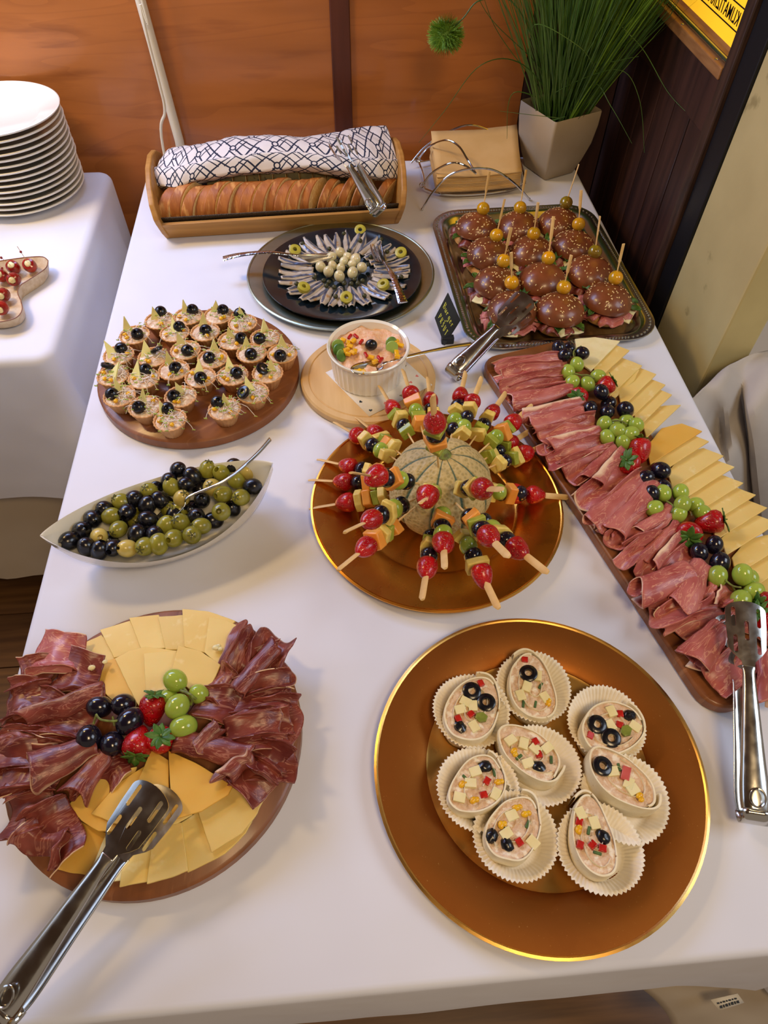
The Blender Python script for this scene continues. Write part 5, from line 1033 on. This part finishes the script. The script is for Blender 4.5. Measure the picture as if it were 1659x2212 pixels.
for k, (sp_, ep, seq) in enumerate(SK):
    random.seed(700+k); best = None
    for D in [x*.002+.096 for x in range(38)]:
        for p in sect(CM, RAY(*m3(*sp_)), D)[:1 if k in (7, 12, 16, 17) else 2]:
            if p.z < .026 or (p-CM).z < -.05: continue
            dd = (p-CM).normalized(); e = CM+dd*(D+.050); q = proj(e); t_ = m3(*ep); er = sqrt((q[0]-t_[0])**2+(q[1]-t_[1])**2)+abs(D-.118)*200; pr_ = proj(p); tq = m3(*sp_); er += 4*sqrt((pr_[0]-tq[0])**2+(pr_[1]-tq[1])**2)
            if best is None or er < best[0]: best = (er, p, dd, D)
    if best is None: print('no fit', k); continue
    er, p, dd, D = best; print('skewer', k, round(er, 1), round(D, 3))
    ang_ = math.degrees(math.atan2(dd.y, dd.x)) % 360
    t = thing('fruit_skewer', '', 'skewer', CM+dd*.060, 0, 'fruit skewers in the melon'); t.rotation_mode = 'QUATERNION'; fr_ = frame(dd, V((0, 0, 1)) if abs(dd.z) < .95 else V((0, 1, 0))); t.rotation_quaternion = fr_.to_quaternion(); t['_a'] = ang_
    t['label'] = 'fruit skewer '+POSL.get(k, '@')
    rs = .0125 if D < .125 else .0115; Dl = D-.060
    g = G(); g.tube([(-.012, 0, 0), (Dl+.012, 0, 0)], .0012, 6); pad = random.choice((0, 0, 1)); L0_ = Dl+.012; g.tube([(L0_, 0, 0), (L0_+.004, 0, 0), (L0_+.006, 0, 0), (L0_+.034, 0, 0), (L0_+.039, .001, 0)], lambda q: ((.0014 if q < .2 else .0038), .0013) if q < .9 else (.0022, .0012), 8, flat=(0, 1, .6)); build('pick', g, stickm, t, loc=(0, 0, 0))
    g = G(); Ms = Matrix.Rotation(rad(-90), 3, 'Y'); sl = 1 if k % 3 else -1; Ms = Matrix.Rotation(rad(-90 if k % 4 else -55), 3, 'Y') @ Matrix.Rotation(k, 3, 'Z')
    gg = G(); straw_body(gg, rs*random.uniform(.95, 1.08), .026, seed=k); g.add([Ms @ V(q) for q in gg.v], gg.f); build('strawberry', g, berry, t, loc=(Dl, 0, 0), ang=80)
    x = Dl-.0125; fl = [('G', .012), ('K', .010)]
    for ch in (seq*2)[:4]:
        a = random.uniform(0, 6.28); Rx = Matrix.Rotation(a, 3, 'X'); g = G()
        if ch in 'bg':
            r_ = .0095 if ch == 'b' else .0102; x -= r_*.95; g.ell((x, 0, 0), (r_, r_*1.12, r_), Rx, 18, 12); build('black_grape' if ch == 'b' else 'green_grape', g, grapeb if ch == 'b' else grapeg, t, loc=(0, 0, 0)); x -= r_*.85
        elif ch == 'k':
            x -= .004; g.prism([(-.011, -.008), (.008, -.010), (.011, .008), (-.006, .010)], -.0042, .0042, M=lambda q: Rx @ V((q.z, q.x, q.y))+V((x, 0, 0))); o = build('kiwi_chunk', g, kiwi, t, loc=(0, 0, 0), bevel=.0012)
            g2 = G()
            for q in range(7): g2.ell((x+.0044*(1), *(Rx @ V((0, -.006+q*.002, .0025*sin(q*2))))[1:]), (.0005, .0007, .0007), None, 5, 4)
            build('kiwi_seeds', g2, blkprint, o, loc=(0, 0, 0), kind='stuff'); x -= .0045
        elif ch == 'p':
            x -= .005; g.prism([(-.014, -.006), (-.004, -.011), (.010, -.009), (.014, .004), (.002, .007), (-.010, .009)], -.0048, .0048, M=lambda q: Rx @ V((q.z, q.x, q.y))+V((x, 0, 0))); build('pineapple_chunk', g, pine, t, loc=(0, 0, 0), bevel=.0014); x -= .0055
        else:
            x -= .006; g.prism([(-.012, -.009), (.012, -.010), (.010, .009), (-.009, .010)], -.006, .006, M=lambda q: Rx @ V((q.z*(1+q.x*12), q.x, q.y))+V((x, 0, 0))); build('melon_chunk', g, melonf, t, loc=(0, 0, 0), bevel=.0015); x -= .0065
        if x < .012: break
rest = sorted([o for o in COL.objects if o.name.startswith('fruit_skewer') and o['label'].endswith('@')], key=lambda o: (270-o['_a']) % 360)
for k, o in enumerate(rest): o['label'] = f"{nth(k+1)} fruit skewer clockwise round the melon from its front, centre ones left out"
for o in COL.objects:
    if o.name.startswith('fruit_skewer'): del o['_a']
# ---------------------------------------------------------------- bread basket
bo = P(360, 516, 0); be = P(860, 484, 0); bth = math.atan2((be-bo).y, (be-bo).x); BL = (be-bo).length; BD = .165
T = thing('bread_basket', 'bamboo bread basket with curved ends holding sliced loaves', 'basket', (bo.x, bo.y, .0006), bth)
Bw = lambda x, y, z: Matrix.Rotation(bth, 3, 'Z') @ V((x, y, z))+V((bo.x, bo.y, .0006))
for s_, x in ((1, .004), (-1, BL-.004)):
    g = G(); pl = [(0, 0), (-.014, .018), (-.026, .042), (-.028, .052), (-.016, .074), (.02, .094), (.06, .104), (.11, .104), (.15, .094), (.182, .074), (.192, .052), (.188, .042), (.178, .018), (.166, 0)]
    g.prism(pl, -.005, .005, M=lambda p: V((x+p.z-s_*p.y*.16, p.x, p.y))); build('end_panel', g, bamboo, T, loc=(0, 0, 0), bevel=.002)
for y0, y1, nm in ((0, -.024, 'front_rail'), (BD, BD+.024, 'back_rail')):
    g = G(); sy = 1 if y1 < 0 else -1
    q = [(0, y0, 0), (BL, y0, 0), (BL+.006, y1, .040), (-.006, y1, .040)]; dy = .009*sy
    g.add([V(p) for p in q]+[V((p[0], p[1]+dy, p[2])) for p in q], [(0, 1, 2, 3), (7, 6, 5, 4), (0, 4, 5, 1), (1, 5, 6, 2), (2, 6, 7, 3), (3, 7, 4, 0)]); build(nm, g, bamboo, T, loc=(0, 0, 0), bevel=.0015)
    g = G(); q = [(.006, y0+dy*1.1, .012), (BL-.006, y0+dy*1.1, .012), (BL-.002, y1+dy*1.3, .047), (.002, y1+dy*1.3, .047)]
    g.grid(lambda u, v_: tuple((V(q[0]).lerp(V(q[1]), u)).lerp(V(q[3]).lerp(V(q[2]), u), v_)), 40, 4); build('woven_liner', g, weave, T, loc=(0, 0, 0), solid=.002, label='black woven liner')
g = G(); g.box((BL/2, BD/2, .006), (BL-.01, BD-.004, .008)); build('base', g, bamboo, T, loc=(0, 0, 0))
def bslice(x, y, z, w_, hh, th_, rx, rz_, mc, mi, label, group, shear=.5, seed=0, name='bread_slice'):
    g = G(); pl = [(w_*.5*cos(a), hh*(max(-.32, sin(a))*.66)+hh*.30) for a in [2*pi*i/22 for i in range(22)]]; n = 22
    def pt(p, e): return V((e*th_+p[0]*shear*1.0, p[0], p[1]))
    R_ = Matrix.Rotation(rz_, 3, 'Z') @ Matrix.Rotation(rx, 3, 'Y')
    v = [R_ @ pt((p[0]*(1+.02*nz(i, seed)), p[1]), e) for e in (-.5, .5) for i, p in enumerate(pl)]
    g.add(v, [tuple(range(n)), tuple(reversed(range(n, 2*n)))], 1); g.f += [(i, i+n, (i+1) % n+n, (i+1) % n) for i in range(n)]; g.m += [0]*n
    o = build(name, g, [mc, mi], loc=Bw(x, y, z), rz=bth, bevel=.0028, label=label, cat='bread', group=group); return o
random.seed(9)
for k in range(18):
    x = .026+k*.0212+random.uniform(-.0015, .0015); loose = k >= 13
    if k in (13,): x += .004
    if k >= 15: x += .004
    if k == 17: x += .022
    bslice(x, .040+(.004*sin(k*2.2)), .017+.003*sin(k*1.7), .082-(.012 if k > 12 else 0), .060-(.006 if k in (12, 14) else 0), .0225 if not loose else .017, [0, .0, .05][k % 3]+(.25 if loose else 0), (-.0 if not loose else random.uniform(-.25, .15)), crust, crumb, ['leftmost'] [0]+' heel slice of the front white loaf' if k == 0 else (f'{nth(k+1)} slice from the left of the front white loaf' if k < 17 else 'lone slice of white bread standing at the basket\'s right end'), 'slices of the front loaf', .55, k)
for k in range(11):
    bslice(.10+k*.025, .105, .028, .072, .068, .0235, 0, 0, crustd, crumb, f'{nth(k+1)} slice from the left of the dark olive loaf half under the cloth', 'slices of the olive loaf', .1, 50+k, 'olive_bread_slice')
# patterned cloth
pm = bpy.data.materials.new('patterned_cloth'); pm.use_nodes = True; nt = pm.node_tree; N = nt.nodes; L = nt.links; b = N['Principled BSDF']; b.inputs['Roughness'].default_value = .8
at = N.new('ShaderNodeAttribute'); at.attribute_name = 'uvc'; sx = N.new('ShaderNodeSeparateXYZ'); L.new(at.outputs['Vector'], sx.inputs[0])
def mth(op, a, b_=None, c_=None):
    n_ = N.new('ShaderNodeMath'); n_.operation = op
    for i_, q in enumerate((a, b_, c_)):
        if q is None: continue
        if isinstance(q, (int, float)): n_.inputs[i_].default_value = q
        else: L.new(q, n_.inputs[i_])
    return n_.outputs[0]
U_, V_ = sx.outputs['X'], sx.outputs['Y']; s1_ = mth('ADD', U_, V_); d1_ = mth('SUBTRACT', U_, V_)
def line(x, c, w_): return mth('LESS_THAN', mth('ABSOLUTE', mth('SUBTRACT', mth('FRACT', x), c)), w_)
inner_sel = lambda x: mth('LESS_THAN', mth('ABSOLUTE', mth('SUBTRACT', mth('FRACT', mth('MULTIPLY', x, .5)), .5)), .30)
l1 = line(s1_, .5, .055); l2 = line(d1_, .5, .055); l3 = mth('MULTIPLY', line(mth('MULTIPLY', s1_, .5), .5, .03), 1); 
ins = mth('MULTIPLY', line(mth('ADD', s1_, .0), .15, .045), inner_sel(d1_)); ins2 = mth('MULTIPLY', line(d1_, .85, .045), inner_sel(s1_))
fx = mth('SUBTRACT', mth('FRACT', mth('MULTIPLY', s1_, .5)), .25); fy = mth('SUBTRACT', mth('FRACT', mth('MULTIPLY', d1_, .5)), .25)
rr = mth('SQRT', mth('ADD', mth('MULTIPLY', fx, fx), mth('MULTIPLY', fy, fy))); ring = mth('LESS_THAN', mth('ABSOLUTE', mth('SUBTRACT', rr, .10)), .026); hole = mth('GREATER_THAN', rr, .085)
al = mth('MAXIMUM', mth('MULTIPLY', mth('MAXIMUM', mth('MAXIMUM', l1, l2), mth('MAXIMUM', ins, ins2)), hole), ring)
mx = N.new('ShaderNodeMix'); mx.data_type = 'RGBA'; L.new(al, mx.inputs[0]); mx.inputs[6].default_value = h('#dcd5d2'); mx.inputs[7].default_value = h('#161f3c'); L.new(mx.outputs[2], b.inputs['Base Color'])
cd = lambda x, y, z: P(x/2.6758+300, y/2.6758+250, z)
fe = spl([cd(88, 405, .070), cd(200, 405, .078), cd(330, 372, .082), cd(560, 330, .088), cd(800, 308, .09), cd(1000, 308, .09), cd(1230, 335, .086), cd(1400, 352, .082), cd(1500, 352, .072)], 8)
mi_ = spl([cd(105, 300, .088), cd(220, 275, .098), cd(350, 262, .104), cd(560, 228, .11), cd(800, 205, .112), cd(1000, 200, .112), cd(1230, 230, .108), cd(1380, 240, .104), cd(1490, 250, .090)], 8)
bk = spl([cd(190, 190, .085), cd(290, 172, .09), cd(420, 150, .094), cd(560, 122, .096), cd(760, 118, .098), cd(960, 118, .098), cd(1120, 100, .10), cd(1280, 68, .104), cd(1430, 60, .104)], 8)
def clf(u, t):
    i = u*(len(fe)-1); a = int(min(i, len(fe)-2)); q = i-a; f_ = fe[a].lerp(fe[a+1], q); m_ = mi_[a].lerp(mi_[a+1], q); k_ = bk[a].lerp(bk[a+1], q)
    if t < .18: r = t/.18; p = f_+V((0, .018*(1-r), -.016*(1-r)**1)) ; 
    elif t < .6: r = (t-.18)/.42; p = f_.lerp(m_, r)+V((0, 0, .010*sin(pi*r)))
    else: r = (t-.6)/.4; p = m_.lerp(k_, r)+V((0, 0, .006*sin(pi*r)))
    return (p.x, p.y, p.z+.0045*nz(u*9, t*3)+.0022*nz(u*26, t*8)-.006*max(0, 1-abs(t-.55)*9)*(.5+nz(u*5, 3)))
g = G(); g.grid(clf, 110, 44, at=lambda u, t: (u*15, t*4.3, 0)); build('bread_cloth', g, pm, label='white cloth with navy lattice print over the bread basket', cat='cloth', solid=.0016, ang=80)
# ---------------------------------------------------------------- napkin holder
hc = P(1015, 400, 0); T = thing('napkin_holder', 'chrome wire napkin holder with looped arches behind the burgers', 'holder', (hc.x, hc.y, .0006), rad(4))
Mh = Matrix.Rotation(rad(-4), 3, 'Z'); hl_ = lambda px, py, z: Mh @ (P(px, py, z)-V((hc.x, hc.y, .0006)))
def wr_(pts, nm='wire_arch', r=.0019, k=7, **kw): g = G(); g.tube(spl(pts, k), r, 8); return build(nm, g, wire, T, loc=(0, 0, 0), **kw)
hy = lambda px, py, y: Mh @ (PY(px, py, y)-V((hc.x, hc.y, .0006)))
wr_([hl_(912, 452, .003), hy(935, 415, 1.288), hy(972, 378, 1.285), hy(1020, 364, 1.285), hy(1068, 368, 1.288), hy(1110, 395, 1.293), hl_(1143, 430, .005)])
wr_([hl_(888, 352, .012), hy(915, 320, 1.47), hy(955, 292, 1.475), hy(1005, 271, 1.475), hy(1050, 279, 1.475), hy(1090, 310, 1.47)])
wr_([hl_(903, 345, .02), hl_(925, 318, .060), hl_(962, 303, .088), hl_(990, 315, .088), hl_(1010, 345, .072), hl_(1028, 375, .062)])
wr_([hl_(912, 400, .020), hl_(935, 372, .050), hl_(975, 352, .078), hl_(1005, 358, .074), hl_(1028, 375, .062)])
lp_ = [hl_(912, 400, .022)+V((.005*cos(a), 0, .005*sin(a))) for a in [2*pi*i/10 for i in range(11)]]; wr_(lp_, 'wire_loop', .0015, 3)
lp_ = [hl_(903, 345, .022)+V((.005*cos(a), 0, .005*sin(a))) for a in [2*pi*i/10 for i in range(11)]]; wr_(lp_, 'wire_loop', .0015, 3)
wr_([hl_(918, 408, .012), hl_(960, 420, .010), hl_(1030, 420, .008), hl_(1100, 410, .009), hl_(1135, 395, .012)], 'base_wire')
wr_([hl_(905, 350, .012), hl_(915, 380, .012), hl_(918, 408, .012)], 'base_wire')
wr_([hl_(1135, 395, .012), hl_(1125, 350, .012), hl_(1110, 320, .012)], 'base_wire')
wr_([hl_(905, 350, .012), hl_(1000, 335, .012), hl_(1110, 320, .012)], 'base_wire')
for fx_, fy_ in ((912, 452), (1143, 430)): g = G(); g.ell(hl_(fx_, fy_, .003), (.003, .003, .003), None, 8, 6); build('ball_foot', g, wire, T, loc=(0, 0, 0))
nl = [(942, 418), (1122, 405), (1095, 318), (925, 330)]
for k in range(12):
    z = .014+k*.0030; up_ = k/11; j = random.uniform(-.0012, .0012); q = [P(x, y, z) for x, y in nl]; sh = 0
    c_ = [P(942, 418, .014), P(1122, 405, .014), P(1108, 330, .014), P(928, 345, .014)]
    g = G(); g.grid(lambda u, t: tuple(c_[0].lerp(c_[1], u).lerp(c_[3].lerp(c_[2], u), t)+V((j, j, k*.0027+.003*(2*u-1)**2+(.002*nz(u*3, t*3)+.016*(t**2)*(abs(u-.35) > .0) if k == 11 else 0)+.003*t*up_*3))), 12, 8)
    build('napkin', g, napk, solid=.0024 if k < 11 else .001, label='folded buff paper napkin, topmost of the stack in the wire holder' if k == 11 else nth(k+1)+' folded buff napkin counted up from the bottom in the wire holder', cat='napkin', group='buff napkins in the wire holder')
# ---------------------------------------------------------------- plant
pc_ = V((.475, 1.435, .0006)); T = thing('potted_grass', 'artificial grass plant in a square cream pot in the corner', 'plant', pc_, rad(24))
g = G(); rings = []
for z, s_ in ((0, .034), (.002, .037), (.03, .046), (.065, .0545), (.10, .058), (.125, .0585), (.127, .0575), (.12, .054), (.10, .052)): rings.append([(x, y, z) for x, y in rrect(-s_, s_, -s_, s_, s_*.10, 4)])
K = len(rings[0]); g.add([p for r_ in rings for p in r_], [tuple(reversed(range(K))), tuple(range(8*K, 9*K))]+[(j*K+i, j*K+(i+1) % K, (j+1)*K+(i+1) % K, (j+1)*K+i) for j in range(8) for i in range(K)]); build('pot', g, potm, T, loc=(0, 0, 0), ang=50)
random.seed(31); 
def blade(g, base, dirv, L_, w_, bend, n=9, twist=0):
    d_ = V(dirv).normalized(); p = V(base); side = d_.cross(V((0, 0, 1))); side = side.normalized() if side.length > .05 else V((1, 0, 0)); side = Matrix.Rotation(twist, 3, d_) @ side; v = []
    for i in range(n):
        q = i/(n-1); ww = w_*(1-q**2.5)+.0001; v += [p-side*ww, p+side*ww]; d_ = (d_+V((d_.x, d_.y, -.35))*bend/n).normalized(); p = p+d_*L_/(n-1)
    v2 = []
    for q in v:
        r_ = wl.transposed() @ V(q); r_.y = min(r_.y, 1.531-pc_.y-.004*random.random()); r_.x = min(r_.x, .602-pc_.x); v2.append(wl @ r_)
    g.add(v2, [(2*i, 2*i+1, 2*i+3, 2*i+2) for i in range(n-1)])
wl = Matrix.Rotation(-rad(24), 3, 'Z')
def rdir():
    a = random.uniform(0, 2*pi); r = random.random()**.7*.52; d_ = V((cos(a)*r, sin(a)*r*.8-.12, 1))
    if d_.y > .16: d_.y = .16*random.random()
    if d_.x > .42: d_.x = .42
    return wl @ d_
for nm, mm, cnt in (('grass_blades', grassm, 620), ('bright_blades', grassl, 300)):
    g = G()
    for k in range(cnt):
        d_ = rdir(); 
        if mm is grassl: d_ = wl @ V((random.uniform(.0, .36), random.uniform(-.3, .1), 1))
        blade(g, (d_.x*.05+random.uniform(-.022, .022), d_.y*.05+random.uniform(-.022, .022), .10), d_, random.uniform(.28, .50), random.uniform(.0007, .0013), random.uniform(0, .55), twist=random.uniform(-1.2, 1.2))
    build(nm, g, mm, T, loc=(0, 0, 0), kind='stuff', label='dense upright grass blades')
g = G(); g.box((0, 0, .098), (.1, .1, .004)); build('pot_soil', g, blackpaint, T, loc=(0, 0, 0))
Wp = lambda p: wl @ (V(p)-pc_)
top = V((.475, 1.435, .12))
for pts in ([top, PY(1130, 140, 1.36), PY(1040, 140, 1.30), PY(960, 240, 1.32), PY(905, 308, 1.36)], [top, PY(1150, 60, 1.34), PY(1250, 100, 1.30), PY(1290, 155, 1.32)], [top, PY(1290, 50, 1.38), PY(1375, 90, 1.34), PY(1440, 195, 1.25), PY(1480, 240, 1.2)], [top, PY(1200, 200, 1.38), PY(1330, 150, 1.34), PY(1380, 210, 1.3), PY(1392, 330, 1.28)],
            [top, PY(1280, 180, 1.38), PY(1320, 230, 1.33), PY(1365, 310, 1.30)], [top+V((-.03, -.05, 0)), PY(1220, 252, 1.37), PY(1200, 254, 1.34), PY(1080, 240, 1.34)], [top, PY(1170, 150, 1.40), PY(1060, 40, 1.38), PY(1010, -60, 1.36)], [top, PY(1150, 170, 1.41), PY(1070, 60, 1.39), PY(1030, -60, 1.36)], [top, PY(1285, 150, 1.38), PY(1340, 130, 1.34), PY(1380, 122, 1.33)], [top, PY(1110, 200, 1.4), PY(1095, 300, 1.42)]):
    g = G(); g.tube([Wp(p) for p in spl(pts, 8)], lambda q: (.0013*(1-q*.75), .0004), 5, flat=(0, 0, 1)); build('long_blade', g, grassm, T, loc=(0, 0, 0), label='long arching blade')
bc = PY(963, 76, 1.40); Rb = .030; g = G()
for k in range(1500):
    z = 1-2*(k+.5)/1500; a = k*2.39996; r = sqrt(1-z*z); d_ = V((r*cos(a), r*sin(a), z)); c_ = Wp(bc); e = (d_+V((random.uniform(-.2, .2), random.uniform(-.2, .2), random.uniform(-.2, .2)))).normalized(); s_ = e.orthogonal().normalized()*.0008; b0 = c_+d_*Rb*.55; t0 = c_+e*Rb*random.uniform(.92, 1.18)
    g.add([b0-s_, b0+s_, t0+s_*.3, t0-s_*.3], [(0, 1, 2, 3)])
g.ell(Wp(bc), (Rb*.62,)*3, None, 16, 12); build('spiky_ball', g, ballm, T, loc=(0, 0, 0), label='round spiky green seed ball', flat=True)
g = G(); g.tube([Wp(p) for p in spl([top, PY(1120, 20, 1.40), PY(1040, 0, 1.40), PY(1000, 40, 1.40), bc], 6)], .0011, 6); build('ball_stem', g, grassm, T, loc=(0, 0, 0))
# ---------------------------------------------------------------- stuffed pepper dish on the side table
ol_ = [(104, 563), (100, 578), (82, 592), (60, 606), (44, 617), (38, 632), (45, 650), (48, 668), (38, 684), (15, 693), (-20, 695), (-70, 680), (-110, 650), (-130, 610), (-100, 585), (-50, 575), (-10, 566), (20, 561), (60, 556), (92, 555)]
oc = [P(x, y, .024) for x, y in ol_]; cc = sum(oc, V((0, 0, 0)))/len(oc); N_ = len(oc)
ocl = [V((p.x-cc.x, p.y-cc.y, 0)) for p in spl(oc+[oc[0]], 4)[:-1]]; K = len(ocl); ctr = V((.01, 0, 0)); g = G(); v = []
ocl = [p+cc*0 for p in ocl]
inn = lambda s_: [V((p.x*s_+.0*(1-s_), p.y*s_, 0)) for p in ocl]
for s_, z in ((.80, .004), (.90, .008), (.98, .0225), (1, .0235), (1.0, .0215), (.93, .006), (.82, 0)): v += [V((p.x, p.y, z)) for p in inn(s_)]
g.add(v, [tuple(range(K))]+[((j+1)*K+i, (j+1)*K+(i+1) % K, j*K+(i+1) % K, j*K+i) for j in range(6) for i in range(K)]+[tuple(reversed(range(6*K, 7*K)))])
T = thing('leaf_dish', 'leaf-shaped speckled dish of stuffed red peppers on the side table', 'dish', (cc.x, cc.y, .0006)); build('dish_body', g, glaze, T, loc=(0, 0, 0))
g = G(); g.tube([V((p.x, p.y, .0236)) for p in ocl+[ocl[0]]], .0008, 6); build('brown_edge', g, acacia, T, loc=(0, 0, 0), label='thin brown painted edge')
for k, (x, y, f_, pk) in enumerate([(64.5, 574, .6, (37, 532)), (29, 578, .5, (-8, 548)), (30, 603, 1.2, (-6, 570)), (2, 595, .8, None), (6, 637, 1.2, (-25, 605)), (3, 665, 1.3, None)]):
    p = P(x, y, .020); q = thing('stuffed_pepper', ['red stuffed pepper nearest the dish tip, with a beaded pick', 'dark stuffed pepper second from the dish tip', 'stuffed pepper third from the dish tip, white filling facing up', 'stuffed pepper at the frame edge level with the third', 'upper stuffed pepper in the lower lobe of the dish', 'lowest stuffed pepper in the dish'][k], 'pepper', p, 0, 'stuffed peppers in the leaf dish')
    R_ = Matrix.Rotation(f_, 3, 'X'); g = G(); gg = G(); gg.lathe([(0, -.0115), (.006, -.0108), (.0108, -.005), (.0115, .002), (.0098, .008), (.0066, .0096), (.0060, .0085)], 20); g.add([R_ @ V(a) for a in gg.v], gg.f); build('pepper_skin', g, pepperr, q, loc=(0, 0, 0))
    g = G(); g.ell(R_ @ V((0, 0, .0075)), (.0062, .0062, .0042), R_, 12, 8, wob=lambda a: 1+.25*nz(a.x*3, a.y*3, k)); build('cheese_filling', g, cheesew, q, loc=(0, 0, 0), ang=80)
    if pk:
        e = P(*pk, .065)-p; g = G(); g.tube([e*.1, e], .0005, 5); 
        build('cocktail_pick', g, stickm, q, loc=(0, 0, 0)); g = G(); g.ell(e*.72, (.0022,)*3, None, 8, 6); build('red_bead', g, pepperr, q, loc=(0, 0, 0))
# ---------------------------------------------------------------- towel by the pillar
g = G(); A, B, C_, D = PX(1612, 643, .66), PX(1632, 655, .66), PX(1700, 590, .66), PX(1660, 560, .66)
tw = PX(1640, 612, .655)
g.grid(lambda u, t: (tw.x+.02*sin(u*pi)-.01+.004*nz(u*4, t*4), tw.y-.025+.09*(1-u)*.4-.10*u, tw.z+.03*(1-t)-.025*t+.07*u-.02), 16, 16)
g.v = []; g.f = []; g.m = []; g.a = []
for k, (w_, o_) in enumerate(((.020, 0), (.014, .012))):
    pth = spl([PX(1618, 640, .655), PX(1640, 605, .655), PX(1668, 560, .655), PX(1700, 520, .66)], 5); g.tube([p+V((-o_*.3, 0, o_)) for p in pth], lambda q: (w_*(1+.1*sin(q*9+k)), .010), 12, flat=(0, 1, .5))
build('towel', g, towelm, label='rolled cream towel tucked beside the beige pillar', cat='towel', sub=1)
print('OBJ', len(bpy.data.objects))
